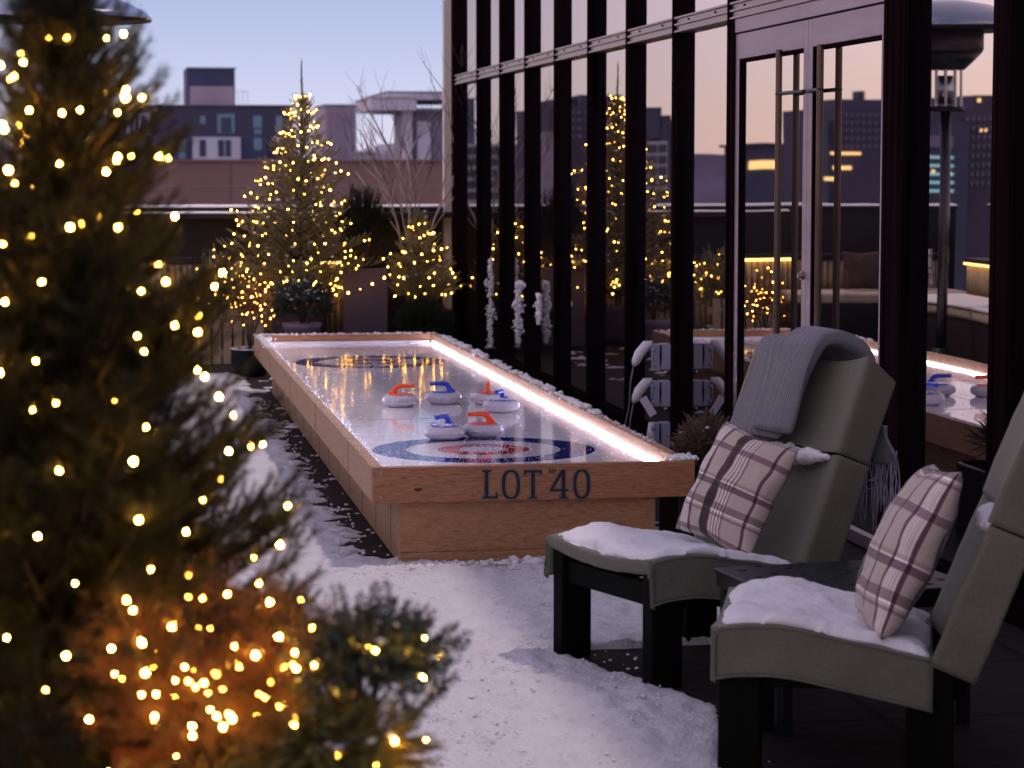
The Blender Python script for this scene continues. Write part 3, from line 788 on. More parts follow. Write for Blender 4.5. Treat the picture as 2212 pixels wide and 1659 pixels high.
def poly_obj(name, outer, holes, y, mt, par):
    loops = [[Vector((a, b, 0)) for a, b in outer]] + [[Vector((a, b, 0)) for a, b in h] for h in holes]
    tris = tessellate_polygon(loops); flat = [p for l in loops for p in l]
    v = [g2w(p.x, p.y, y) for p in flat]
    me = bpy.data.meshes.new(name); me.from_pydata(v, [], [tuple(t) for t in tris]); me.update(); me.materials.append(mt)
    o = bpy.data.objects.new(name, me); COL.objects.link(o); o.parent = par
    sm = o.modifiers.new('thick', 'SOLIDIFY'); sm.thickness = .0003; sm.offset = 0
    return o
for ch, (ou, ho) in GL.items():
    hs = [] if ho is None else [ho]
    poly_obj('letter_outline', offset(ou, 17), [offset(h, -17) for h in hs], T0Y - .0004, M['navy'], fb)
    poly_obj('letter_keyline', offset(ou, 11.5), [offset(h, -11.5) for h in hs], T0Y - .0009, M['keyline'], fb)
    poly_obj('letter', ou, hs, T0Y - .0014, M['navy'], fb)
poly_obj('letter', [(1296,235),(1314,235),(1340,280),(1340,235),(1358,235),(1358,302),(1340,302),(1314,256),(1314,302),(1296,302)], [], T0Y - .0006, M['navy'], fb)
poly_obj('letter', sup(1393, 257, 24, 23, 20, 2), [sup(1393, 257, 11, 11, 16, 2)], T0Y - .0006, M['navy'], fb)
poly_obj('letter', [(1371,290),(1416,290),(1416,300),(1371,300)], [], T0Y - .0006, M['navy'], fb)

# snow on the rim, crumbs on the ice
r = np.random.default_rng(11)
P = []; S = []
def rim(n, xf, y0, y1, s0, s1, zz=ZR):
    for _ in range(n):
        y = r.uniform(y0, y1); s = r.uniform(s0, s1)**1.0; P.append((xf + r.normal(0, .009), y, zz + s*.25)); S.append(s)
rim(700, T1X - .012, 8.3, 14.0, .001, .005); [rim(14, T1X - .008, yy, yy + r.uniform(.05, .3), .004, .014) for yy in r.uniform(9, 13.7, 22)]; [rim(int(r.integers(4, 12)), T1X - .004, yy, yy + r.uniform(.04, .22), .006, .022) for yy in (9.6, 10.3, 10.9, 11.6, 11.8, 12.3, 12.5, 12.9, 13.1, 13.5)]
rim(900, T0X + .022, 7.8, 14.0, .0007, .0024); rim(120, T0X + .02, 13.0, 14.0, .004, .012)
for _ in range(260):
    s = r.uniform(.002, .010); P.append((r.uniform(T0X, T1X), T1Y - TH*.5 + r.normal(0, .008), ZR + s*.3)); S.append(s)
for _ in range(90):
    s = r.uniform(.004, .012); P.append((T1X - .02 + r.normal(0, .022), T0Y + .03 + abs(r.normal(0, .05)), ZR + s*.5)); S.append(s)
for _ in range(60):
    s = r.uniform(.006, .014); P.append((T0X + .05 + r.normal(0, .02), T1Y - .1 + r.normal(0, .06), ZR - .02 + s*.5)); S.append(s)
v, f = blob_mesh(P, np.array(S), r, .75)
tag(np_mesh('rim_snow', v, f, M['snow_soft'], smooth=True), 'crumbly white snow lying along the timber rim of the curling rink', 'snow', kind='stuff')
P = []; S = []
cent = [(r.uniform(.9, 1.86), r.uniform(7.9, 13.9)) for _ in range(60)] + [(1.35 + r.normal(0, .08), 8.67 + r.normal(0, .1)) for _ in range(9)] + [(1.1 + r.normal(0, .08), 8.5 + r.normal(0, .12)) for _ in range(9)] + [(1.25 + r.normal(0, .15), 12.2 + r.normal(0, .2)) for _ in range(16)] + [(1.05, 11.2 + r.normal(0, .5)) for _ in range(8)]
for cx, cy_ in cent:
    for _ in range(26): P.append((cx + r.normal(0, .045), cy_ + r.normal(0, .10))); S.append(r.uniform(.0007, .0022))
for _ in range(1100): P.append((r.uniform(.885, 1.87), r.uniform(7.8, 14.0))); S.append(r.uniform(.0006, .0022))
for _ in range(1400): P.append((.885 + abs(r.normal(0, .03)), r.uniform(7.8, 14.0))); S.append(r.uniform(.001, .0035))
P = [(min(max(a, .884), 1.872), min(max(b, 7.79), 14.03), ZI + s*.4) for (a, b), s in zip(P, S)]
v, f = blob_mesh(P, np.array(S), r, .7)
tag(np_mesh('ice_crumbs', v, f, M['snow_soft'], smooth=True), 'fine snow crumbs and scrapings scattered over the ice sheet', 'snow', kind='stuff')

# ------------------------------------------------------------------ curling stones
def stone(x, y, mt, ang, label, snow=0, seed=0):
    root = empty('curling_stone', (x, y, ZI), ang, label, 'curling stone', 'curling stones on the ice')
    Rr = .079
    pr = [(.045, .0015), (.052, .001), (.060, .006), (Rr*.93, .013), (Rr*.99, .021), (Rr, .028), (Rr*.985, .036), (Rr*.93, .044), (Rr*.82, .049), (Rr*.70, .0515), (Rr*.3, .0525)]
    MB().lathe(pr, n=48).build('body', M['granite'], root, smooth=True)
    MB().lathe([(Rr*.992, .0225), (Rr*1.004, .0235), (Rr*1.006, .0285), (Rr*.996, .0300)], n=48).build('striking_band', M['band'], root, smooth=True)
    MB().lathe([(.052, .0515), (.052, .0535), (.040, .0555), (.018, .0565)], n=32).build('cap', mt, root, smooth=True)
    mb = MB(); mb.tube([(.034, 0, .050), (.032, 0, .057), (.027, 0, .066), (.023, 0, .075), (.018, 0, .083), (.006, 0, .0885), (-.012, 0, .0895), (-.045, 0, .088), (-.060, 0, .089)],
                       [.026, .018, .0125, .0112, .0112, .0105, .0092, .0084, .0092], 12)
    mb.build('handle', mt, root, smooth=True)
    if snow:
        r_ = np.random.default_rng(seed); P = []; S = []
        for _ in range(snow):
            a = r_.uniform(0, 6.28); q = r_.uniform(.0, .055); P.append((q*math.cos(a), q*math.sin(a), .056)); S.append(r_.uniform(.003, .009))
        for _ in range(snow//4): t = r_.uniform(-.05, .02); P.append((t, r_.normal(0, .003), .0985)); S.append(r_.uniform(.002, .005))
        v, f = blob_mesh(P, np.array(S), r_, .5); s = np_mesh('snow_dusting', v, f, M['snow_soft'], root, smooth=True); s['kind'] = 'stuff'
stone(1.242, 10.30, M['red'], R(172), 'curling stone with an orange handle pointing right, farthest left of the six on the ice')
stone(1.440, 10.39, M['blue'], R(2), 'curling stone with a clean blue handle pointing left, between two orange-handled stones')
stone(1.628, 10.33, M['red'], R(258), 'curling stone with an orange handle seen end on, half hidden behind a snowy blue one')
stone(1.629, 9.99, M['blue'], R(62), 'curling stone with a snow-dusted blue handle beside the lit right edge of the rink', 70, 2)
stone(1.254, 9.01, M['blue'], R(50), 'curling stone with a snow-dusted blue handle, at the back edge of the near target', 55, 3)
stone(1.408, 9.07, M['red'], R(8), 'curling stone with an orange handle pointing left, nearest the front board')

# ================================================================== CHAIRS
CW, CD = .50, .455
def chair(loc, rz, label):
    root = empty('lounge_chair', loc, rz, label, 'lounge chair', 'olive sling lounge chairs')
    # local x = depth (front 0 -> back), y = width (0 near the viewer)
    for (x, y, w, d, h) in ((.004, .002, .092, .05, .325), (.004, CW - .052, .092, .05, .325), (.40, .002, .10, .05, .262), (.40, CW - .052, .10, .05, .262)):
        box('leg', M['chairleg'], x, x + w, y, y + d, 0, h, root, bevel=.006)
    for y in (.008, CW - .048): box('side_rail', M['chairleg'], .097, .399, y, y + .04, .20, .255, root, bevel=.004)
    box('front_rail', M['chairleg'], .02, .05, .053, CW - .053, .205, .265, root, bevel=.004)
    box('rear_rail', M['chairleg'], .43, .46, .053, CW - .053, .12, .2, root, bevel=.004)
    for y in (.03, CW - .07):
        Mx = Matrix.Translation((.455, y, .2)) @ Matrix.Rotation(R(21.5), 4, 'Y')
        box('back_post', M['chairleg'], .03, .065, 0, .04, 0, .58, root, bevel=.004, M=Mx)
    # seat sling: cross-section across the width (flap, rounded corner, sagging top), swept along the depth
    def seat_z(x): return .338 - .005*max(0, (.06-x)/.06)**2 + .004*math.sin(min(1, x/.25)*math.pi) - .062*max(0, (x-.12)/.34)**1.3
    sag = .022
    def cross(t):   # t 0..1 -> (y, drop)
        fl = .20
        if t < fl: return (-.006 - .006*(1 - t/fl), .108*(1 - t/fl) + .008)
        if t > 1-fl: return (CW + .006 + .006*((t-1+fl)/fl), .108*((t-1+fl)/fl) + .008)
        s = (t-fl)/(1-2*fl); e = min(s, 1-s)
        return (-.006 + (CW + .012)*s, .008*max(0, 1-e/.03)**2 + sag*math.sin(math.pi*s)**.7)
    def fn(u, t):
        if u < .12:   # front roll-under lip
            a = (u/.12); x = -.012*math.sin(a*math.pi/2) ; dz = -.035*(1-a)
        else: x = -.012 + (CD + .012)*(u-.12)/.88; dz = 0
        y, dr = cross(t)
        if t < .2 or t > .8: dz *= .25
        k = 1.0 if u >= .12 else 1.0
        w_ = .0022*float(fbm(np.array([x*2.2 + loc[0]]), np.array([y*1.5 + t]), 9, 3)[0]); return (x, y + w_*(-2 if t < .2 or t > .8 else 0), seat_z(max(x, 0)) + dz - dr*k + w_)
    V, Fc = grid(fn, 34, 60)
    o = np_mesh('seat_sling', V, Fc, M['sling'], root, smooth=True); sm = o.modifiers.new('thick', 'SOLIDIFY'); sm.thickness = .005; sm.offset = -1
    # welt along the flap hem
    mb = MB(); mb.tube([(x, -.0155, seat_z(x) - .113) for x in np.linspace(-.01, CD, 12)], .0028, 6); mb.tube([(x, -.0085, seat_z(x) - .010) for x in np.linspace(0, CD, 12)], .0018, 6); mb.build('hem', M['sling'], root, smooth=True)
    # back: two panels, each a sagging face with flaps folded backwards
    b0 = Vector((.445, 0, .262)); ax = Vector((math.sin(R(21.5)), 0, math.cos(R(21.5)))); nb = Vector((ax.z, 0, -ax.x))   # nb points backwards-down
    L = .592
    def panel(name, s0, s1, sg0, sg1, lift, topcurve=0):
        def fnb(u, t):
            s = s0 + (s1-s0)*u; sgv = sg0 + (sg1-sg0)*u; fl = .22
            if t < fl: q = t/fl; y = -.004 - .004*(1-q); back = .098*(1-q) + .006
            elif t > 1-fl: q = (t-1+fl)/fl; y = CW + .004 + .004*q; back = .098*q + .006
            else:
                w_ = (t-fl)/(1-2*fl); e = min(w_, 1-w_); y = -.004 + (CW+.008)*w_; back = .006*max(0, 1-e/.03)**2 + sgv*math.sin(math.pi*w_)**.8
            cr = topcurve*back*(-1) * (u**8)
            w_ = .003*float(fbm(np.array([s*2.2 + loc[0]*3]), np.array([t*2.5]), 3.2, 3)[0])
            p = b0 + ax*(s*L + cr) + nb*(back - lift + w_)
            return (p.x, y + w_*.8, p.z)
        V, Fc = grid(fnb, 26, 56)
        o = np_mesh(name, V, Fc, M['sling'], root, smooth=True); sm = o.modifiers.new('thick', 'SOLIDIFY'); sm.thickness = .005; sm.offset = 1
    panel('lower_back_panel', 0, .545, .050, .066, 0)
    panel('upper_back_panel', .552, 1.0, .040, .048, .004, .35)
    mb = MB(); p0 = b0 + ax*(.548*L) + nb*.045; p1 = p0
    mb.box(p0.x - .012, p0.x + .012, .01, CW - .01, p0.z - .02, p0.z + .015); mb.build('cross_bar', M['seam'], root)
    return root
chair((1.323, 5.790, 0), R(19.5), 'olive sling lounge chair with a grey knit throw over its back, beside the rink')
chair((1.268, 4.93, 0), R(-19.0), 'nearest olive sling lounge chair with a plaid cushion, no throw, snow over its whole seat')

def seat_snow(loc, rz, x0, x1, y0, y1, seed, label, thick=.022):
    r_ = np.random.default_rng(seed)
    def seat_z(x): return .338 - .005*max(0, (.06-x)/.06)**2 + .004*math.sin(min(1, x/.25)*math.pi) - .062*max(0, (x-.12)/.34)**1.3
    nu, nv = 70, 70; sag = .022
    U, T = np.meshgrid(np.linspace(0, 1, nu), np.linspace(0, 1, nv))
    X = x0 + (x1-x0)*U; Y = y0 + (y1-y0)*T
    X = X + .012*fbm(T*3 + seed, U*0, 2, 3)*(U < .5) + 0
    e = np.minimum(np.minimum(U, 1-U)*(x1-x0), np.minimum(T, 1-T)*(y1-y0))
    e = np.clip(e + .030*fbm(X, Y, 14, 4) - .004, -1, 1)
    th = thick*np.clip(1-np.exp(-np.clip(e, 0, 1)/.014), 0, 1)*(1 + .55*fbm(X, Y, 9, 4)) + .003*fbm(X, Y, 45, 3) - .006*(e < .001) 
    sz = np.vectorize(seat_z)(np.clip(X, 0, .455)); s = np.clip((Y + .006)/(CW + .012), 0, 1)
    Zs = sz - sag*np.sin(np.pi*s)**.7
    Zt_ = Zs + th + .001
    Vt = np.stack([X.ravel(), Y.ravel(), Zt_.ravel()], 1); Vb = np.stack([X.ravel(), Y.ravel(), (Zs - .002).ravel()], 1)
    i = np.arange(nu*nv).reshape(nv, nu)
    Q = np.stack([i[:-1, :-1], i[:-1, 1:], i[1:, 1:], i[1:, :-1]], -1).reshape(-1, 4)
    n = nu*nv; ed = [(i[0, k], i[0, k+1]) for k in range(nu-1)] + [(i[k, -1], i[k+1, -1]) for k in range(nv-1)] + [(i[-1, k+1], i[-1, k]) for k in range(nu-1)] + [(i[k+1, 0], i[k, 0]) for k in range(nv-1)]
    Sd = np.array([(b, a, a+n, b+n) for a, b in ed])
    o = np_mesh('seat_snow', np.concatenate([Vt, Vb]), np.concatenate([Q, Q[:, ::-1] + n, Sd]), M['snow_soft'], smooth=True)
    o.location = loc; o.rotation_euler = (0, 0, rz); tag(o, label, 'snow', kind='stuff'); return o
seat_snow((1.323, 5.790, 0), R(19.5), .0, .45, .004, .49, 3, 'smooth layer of snow on the seat of the lounge chair beside the rink')
seat_snow((1.268, 4.93, 0), R(-19), .0, .45, .004, .49, 6, 'thick layer of snow on the seat of the nearest lounge chair', .026)
def back_snow(loc, rz, y0, y1, s, label, seed):
    r_ = np.random.default_rng(seed); P = []; S = []
    for k in range(160):
        y = r_.uniform(y0, y1); e = min(y-y0, y1-y)/(y1-y0)*2
        q = .262 + math.cos(R(21.5))*.592*.545; x = .445 + math.sin(R(21.5))*.592*.545
        P.append((x + .012 + r_.normal(0, .006), y, q - .012 - .012*e + r_.normal(0, .003))); S.append(r_.uniform(.020, .024)*(.35+.65*min(1, e*1.6)))
    v, f = blob_mesh(P, np.array(S), r_, .8)
    o = np_mesh('ledge_snow', v, f, M['snow_soft'], smooth=True)
    m = o.modifiers.new('rm', 'REMESH'); m.mode = 'VOXEL'; m.voxel_size = .003; m.use_smooth_shade = True
    m2 = o.modifiers.new('sm', 'SMOOTH'); m2.factor = .6; m2.iterations = 20
    o.location = loc; o.rotation_euler = (0, 0, rz); tag(o, label, 'snow', kind='stuff')
back_snow((1.323, 5.790, 0), R(19.5), .05, .36, 1, 'small drift of snow caught in the seam of the back beside the knit throw', 1)
back_snow((1.268, 4.93, 0), R(-19), .07, .36, 1, 'small drift of snow caught in the back seam of the nearest chair', 2)

# cushions
def pillow(name, size, thick, mt, Mx, label, seed=1, n=44):
    r_ = np.random.default_rng(seed)
    us = np.linspace(-1, 1, n); U, Vv = np.meshgrid(us, us)
    prof = np.clip((1-U**2), 0, 1)**.42*np.clip((1-Vv**2), 0, 1)**.42
    pin = 1 - .14*(1-np.abs(U*Vv)**.5)*(np.maximum(np.abs(U), np.abs(Vv))**4)
    X = U*size*pin*(1 + 0*Vv); Y = Vv*size*pin
    wr = .010*fbm(U*2 + seed, Vv*2, 1.6, 3) + .006*np.sin(U*9 + Vv*4)*np.exp(-((np.abs(Vv)-.9)/.25)**2) + .006*np.sin(Vv*10)*np.exp(-((np.abs(U)-.9)/.2)**2)
    Zf = thick*prof + wr*prof; Zb = -thick*.8*prof + wr*prof
    Vt = np.stack([X.ravel(), Y.ravel(), Zf.ravel()], 1); Vb = np.stack([X.ravel(), Y.ravel(), Zb.ravel()], 1)
    i = np.arange(n*n).reshape(n, n); Q = np.stack([i[:-1, :-1], i[:-1, 1:], i[1:, 1:], i[1:, :-1]], -1).reshape(-1, 4)
    A = np.concatenate([Vt, Vb]); 
    o = np_mesh(name, A, np.concatenate([Q, Q[:, ::-1] + n*n]), mt, smooth=True)
    pz1 = thick*np.clip(1-us**2, 0, 1)**.42; ds = np.hypot(np.diff(us*size), np.diff(pz1)); al = np.concatenate([[0], np.cumsum(ds)]); al = al/al[-1]
    UU, VV = np.meshgrid(al, al); uv = np.concatenate([np.stack([UU.ravel(), VV.ravel()], 1), np.stack([1.0 + (1-UU.ravel())*.999, VV.ravel()], 1)]); add_uv(o, uv)
    w = o.modifiers.new('weld', 'WELD'); w.merge_threshold = .0005
    o.matrix_world = Mx; tag(o, label, 'cushion'); return o
def chair_M(loc, rz): return Matrix.Translation(loc) @ Matrix.Rotation(rz, 4, 'Z')
# pillow local: X width, Y height, Z facing front.  chair local: front is -x
def pillow_pose(loc, rz, cx, cy_, cz, tilt, roll, yaw=0):
    base = Matrix(((0, 0, -1, 0), (-1, 0, 0, 0), (0, 1, 0, 0), (0, 0, 0, 1)))   # X->-y, Y->z, Z->-x
    return chair_M(loc, rz) @ Matrix.Translation((cx, cy_, cz)) @ Matrix.Rotation(yaw, 4, 'Z') @ Matrix.Rotation(tilt, 4, 'Y') @ base @ Matrix.Rotation(roll, 4, 'Z')
pillow('cushion', .160, .060, M['plaid'], pillow_pose((1.323, 5.790, 0), R(19.5), .405, .225, .455, R(25), R(-9), R(6)), 'beige and purple plaid cushion leaning on the chair with the knit throw', 1)
pillow('cushion', .196, .076, M['plaid_b'], pillow_pose((1.268, 4.93, 0), R(-19), .40, .225, .470, R(25), R(5), R(6)), 'plaid cushion with dark wine stripes on the nearest lounge chair', 4)

# knit throw: two folded bundles over the back
def throw():
    base = chair_M((1.323, 5.790, 0), R(19.5))
    root = empty('knit_throw', base @ Vector((.6, .35, .81)), 0, 'grey lavender knitted throw with fringe folded over the back of the lounge chair', 'throw blanket')
    inv = Matrix.Translation(-Vector(root.location))
    b0 = Vector((.445, 0, .262)); ax = Vector((math.sin(R(21.5)), 0, math.cos(R(21.5)))); nb = Vector((ax.z, 0, -ax.x)); L = .592
    def path(s, lift, s_lo, tail):    # s 0..1 : front bottom -> over the top -> behind
        Lf = (1.0 - s_lo)*L; Lt = .09; Lb = tail; tot = Lf + Lt + Lb; d = s*tot
        if d < Lf: return b0 + ax*(s_lo*L + d) - nb*lift
        if d < Lf + Lt:
            a = (d - Lf)/Lt*math.pi; c = b0 + ax*L + nb*.045
            return c - nb*math.cos(a)*(.045+lift) + ax*math.sin(a)*(.012+lift)
        return b0 + ax*(L - (d-Lf-Lt)) + nb*(.09 + lift) + Vector((.0, 0, 0))
    def bundle(name, y0, y1, th, lift, s_lo, tail, seed, skew=0):
        n1, n2 = 90, 40; V = []; UV = []
        for j in range(n2):
            a = 2*math.pi*j/n2; cy_ = math.copysign(abs(math.cos(a))**.55, math.cos(a)); sy = math.copysign(abs(math.sin(a))**.8, math.sin(a))
            for i in range(n1):
                s = i/(n1-1); w = (y1-y0)/2*(1 + .06*math.sin(s*7+seed)); e = min(1, s/.025)**.5*min(1, (1-s)/.02)**.5
                wob = .004*math.sin(9*s+seed*2) + .004*math.sin(a*3 + s*5 + seed)
                p = path(s, lift + (th*.5*sy*e + wob*.6) + th*.5, s_lo, tail)
                y = (y0+y1)/2 + w*cy_*(.9+.1*e) + skew*(s-.3) + wob
                q = inv @ (base @ Vector((p.x, y, p.z))); V.append(tuple(q)); UV.append((j/n2*1.6, s*2.4))
        Fc = [(j*n1+i, j*n1+i+1, ((j+1) % n2)*n1+i+1, ((j+1) % n2)*n1+i) for j in range(n2) for i in range(n1-1)]
        V = list(V); 
        o = np_mesh(name, V, Fc, M['knit'], root, smooth=True); add_uv(o, UV)
        # close ends
        bm = bmesh.new(); bm.from_mesh(o.data); bmesh.ops.holes_fill(bm, edges=[e_ for e_ in bm.edges if e_.is_boundary], sides=0); bmesh.ops.recalc_face_normals(bm, faces=bm.faces); bm.to_mesh(o.data); bm.free()
    bundle('under_fold', .255, .475, .026, .000, .565, .10, 1, .02)
    bundle('upper_fold', .165, .325, .044, .018, .585, .10, 2, -.05)
    bundle('hanging_end', .02, .20, .020, .0, .99, .24, 3, -.02) if False else None
    # fringe hanging behind the chair
    mb = MB(); r_ = np.random.default_rng(4)
    for k in range(40):
        y = -.03 + .19*k/39; x0 = .735; z0 = .565 - .004*(k % 3)
        pts = []
        a, b_ = r_.normal(0, .016), r_.normal(0, .008); ln = r_.uniform(.13, .23)
        for j in range(8):
            t = j/7; pts.append(inv @ (base @ Vector((x0 + a*t + .003*math.sin(t*5 + k), y + b_*t*1.5 + .003*math.sin(t*6 + k*2), z0 - ln*t))))
        mb.tube(pts, .0014, 5)
    mb.build('fringe', M['fringe'], root, smooth=True)
    def fh(u, v):   # cloth tail that carries the fringe
        x = .70 + .03*u + .012*math.sin(v*11); y = -.035 + .20*v + .01*math.sin(u*6); z = .63 - .10*u
        return tuple(inv @ (base @ Vector((x, y, z))))
    V, Fc = grid(fh, 24, 24); o = np_mesh('hanging_tail', V, Fc, M['knit'], root, smooth=True); add_uv(o, [(i/23*1.2, j/23*1.2) for j in range(24) for i in range(24)])
    sm = o.modifiers.new('thick', 'SOLIDIFY'); sm.thickness = .008
throw()

# side table
tb = empty('side_table', (1.50, 5.25, 0), R(7), 'low dark green metal side table with a dimpled top between the two lounge chairs', 'side table')
mb = MB(); mb.box(0, .50, 0, .42, .318, .330); o = mb.build('table_top', M['tablegreen'], tb, bevel=.004)
for i in range(8):
    for j in range(4): MB().lathe([(.013, .0), (.011, .002), (.004, .0012)], (.05 + i*.058, .06 + j*.10 + (.05 if i % 2 else 0)*.9, .330), 12).build('stud', M['tablegreen'], tb, smooth=True)

box('apron', M['tablegreen'], .006, .494, .006, .414, .285, .317, tb)
for (x, y) in ((.012, .012), (.462, .012), (.012, .380), (.462, .380)): box('leg', M['tablegreen'], x, x + .026, y, y + .026, 0, .284, tb, bevel=.002)

# ================================================================== OUTLET BOXES on the mullion
M['boxgrey'] = mat('grey_plastic', (.26, .27, .37), .5, var=.06)
M['clearplug'] = mat('frosted_clear_plastic', (.62, .60, .68), .25, var=.1, coat=.5)
M['tagpaper'] = mat('paper_tag', (.62, .56, .68), .7, var=.1)
M['cordgrey'] = mat('grey_cord', (.16, .13, .17), .5)
ybx = ym[7] + .004
lab = ['grey outlet box with a clear plug cover, highest of three on the mullion',
       'grey outlet box with a white paper tag hanging from its plug cover',
       'grey weatherproof outlet box lowest on the mullion, partly hidden by the rink rim']
for k, (ya_, yb_) in enumerate(((742.5, 799), (823, 879), (913, 970))):
    q0 = at_x(1451, ya_, XN); q1 = at_x(1451, yb_, XN); z1, z0 = q0.z, q1.z
    bt = empty('outlet_box', (XN - .002, ybx, z0), 0, lab[k], 'outlet box', 'outlet boxes on the mullion')
    hh = z1 - z0; wd = .082
    box('body', M['boxgrey'], -wd*.56, 0, -.0, .05, 0, hh, bt, bevel=.004)
    box('lid', M['boxgrey'], -wd, -wd*.56 - .002, .002, .048, .002, hh - .002, bt, bevel=.004)
    mb = MB(); mb.tube([(-wd - .006, -.002, .014), (-wd - .006, -.002, hh - .014)], .0035, 8)
    for zz in (.022, hh - .026): mb.tube([(-wd + .001, -.002, zz - .008), (-wd + .001, -.002, zz + .008)], .007, 10)
    mb.build('hinge', M['boxgrey'], bt, smooth=True)
    mb = MB()
    for s in range(5): zz = hh*(.18 + .16*s); mb.box(-wd*.56 - .006 + .001*abs(s-2), -wd*.56 + .003 - .001*abs(s-2), -.0015, .002, zz, zz + hh*.15)
    mb.build('lid_gap', M['seam'], bt)
    mb = MB()
    if k < 2:
        mb.tube([(-wd - .002, .012, hh*1.02), (-wd - .030, .012, hh*.96), (-wd - .062, .010, hh*.62), (-wd - .080, .010, hh*.30), (-wd - .088, .010, hh*.16)], [.012, .022, .024, .019, .009], 14)
        mb.build('plug_cover', M['clearplug'], bt, smooth=True)
        mb = MB(); mb.tube([(-wd - .088, .012, hh*.14), (-wd - .102, .014, -hh*.5), (-wd - .106, .02, -hh*1.4), (-wd - .135, .03, -hh*2.6 + k*.1), (-wd - .15, .05, -z0 + .02)], .0035, 7)
        mb.build('cord', M['cordgrey'], bt, smooth=True)
        if k == 1:
            Mx = Matrix.Translation((-wd - .048, -.016, hh*.30)) @ Matrix.Rotation(R(-32), 4, 'Y')
            box('paper_tag', M['tagpaper'], -.016, .020, 0, .0012, -.085, 0.01, bt, M=Mx)
    else:
        mb.tube([(-wd + .002, .012, hh*.05), (-wd - .008, .012, hh*.5), (-wd - .004, .012, hh*1.0)], [.018, .020, .012], 12); mb.build('plug_cover', M['clearplug'], bt, smooth=True)
    if k < 2:
        mb = MB(); mb.tube([(-.018, .02, -.028), (-.018, .02, .002)], .008, 10); mb.build('conduit', M['screw'], bt, smooth=True)

# frosted snow clumps stuck down the facade behind the rink
r = np.random.default_rng(21)
for (px, ya_, yb_, wpx, lb) in ((1059, 560, 752, 24, 'tall ragged column of frozen snow clinging to the facade, leftmost of three'),
                              (1120, 610, 742, 26, 'ragged column of frozen snow clinging to the facade, middle of three'),
                              (1164, 636, 700, 14, 'small broken strip of frozen snow clinging to the facade, rightmost of three')):
    x = XN - .035; q0 = at_x(px, ya_, x); q1 = at_x(px, yb_, x); P = []; S = []
    for k in range(420):
        t = r.uniform(0, 1); w = wpx*q0.y/F*.5*(1.1 - .55*abs(t-.55))*(.7+.3*math.sin(t*17+px))
        P.append((x + r.normal(0, .45)*w, q0.y + r.normal(0, w), q0.z + (q1.z-q0.z)*t)); S.append(r.uniform(.0025, .009)*(1.15-.5*t))
    v, f = blob_mesh(P, np.array(S), r, 1.5); o = np_mesh('frozen_snow', v, f, M['snowyfrost'], smooth=True)
    tag(o, lb, 'frozen snow', 'frozen snow clinging to the facade')

# small globe shrub between rink and chair
sp = at_y(1512, 955, 8.0)
pp = empty('square_planter', (sp.x + .03, sp.y, 0), 0, 'small dark square planter behind the rink corner beside the facade', 'planter')
box('pot', M['tablegreen'], -.14, .14, -.14, .14, .0, .26, pp, bevel=.006)
box('soil', M['seam'], -.125, .125, -.125, .125, .261, .266, pp)
shrub((sp.x + .03, sp.y, .26), .105, .105, .085, 420, 'cyp', .050, M['twigbrown'], 'small brownish cypress shrub behind the rink corner beside the facade', seed=8, snow=12, snow_s=.010, name='cypress_shrub')

# ================================================================== PARAPETS, BENCHES, FAR END
M['parapet'] = mat('dark_brown_cladding', (.012, .006, .007), .55, var=.3)
M['cream'] = mat('cream_fluted_panel', (.44, .34, .21), .6, var=.12)
M['cushioncream'] = mat('cream_cushion', (.50, .42, .33), .9)
M['greypot'] = mat('mauve_grey_planter', (.085, .062, .098), .6, var=.12)
YP = 18.35
pz = at_y(640, 447, YP).z
w = empty('far_parapet_wall', (.5, YP, 0), 0, 'dark brown parapet wall with a snowy coping closing the far end of the terrace', 'wall')
box('wall_panel', M['parapet'], -2.0, 2.2, 0, .18, 0, pz - .03, w); box('coping', M['parapet'], -2.0, 2.2, -.04, .22, pz - .029, pz, w)
def snow_strip(parent_loc, x0, x1, y0, y1, z, th, label, seed):
    n = int(max(x1-x0, y1-y0)/.02); m_ = 8; lx = (x1-x0) > (y1-y0)
    def f_(u, v):
        e = max(0., min(v, 1-v)*2); t_ = th*(e**.4)*(1 + .5*float(fbm(np.array([u*n*.12]), np.array([v*2.+seed]), .6, 3)[0]))
        return ((x0 + (x1-x0)*(u if lx else v)), (y0 + (y1-y0)*(v if lx else u)), z + .0005 + t_)
    V, Fc = grid(f_, max(8, n//2), m_)
    o = np_mesh('coping_snow', V, Fc, M['snow_soft'], smooth=True); sm = o.modifiers.new('t', 'SOLIDIFY'); sm.thickness = .004
    return tag(o, label, 'snow', kind='stuff')
snow_strip(None, -1.5, 2.72, YP - .045, YP + .22, pz, .018, 'thin snow along the coping of the far parapet wall', 1)
zl = at_y(560, 460, YP - .25).z
box('lower_ledge', M['parapet'], .2 - .5, 2.2, -.30, -.001, zl - .04, zl, w)
snow_strip(None, -.1, 1.75, YP - .31, YP - .20, zl, .012, 'thin snow on the lower ledge in front of the far parapet', 2)
w2 = empty('side_parapet_wall', (-1.9, 8, 0), 0, 'dark parapet wall with a snowy coping along the left side of the terrace', 'wall')
box('wall_panel', M['parapet'], -.1, .1, -9, 10.3, 0, pz - .03, w2); box('coping', M['parapet'], -.14, .14, -9, 10.3, pz - .029, pz, w2)
snow_strip(None, -2.04, -1.76, 2.0, 18.3, pz, .018, 'snow along the coping of the side parapet wall', 3)
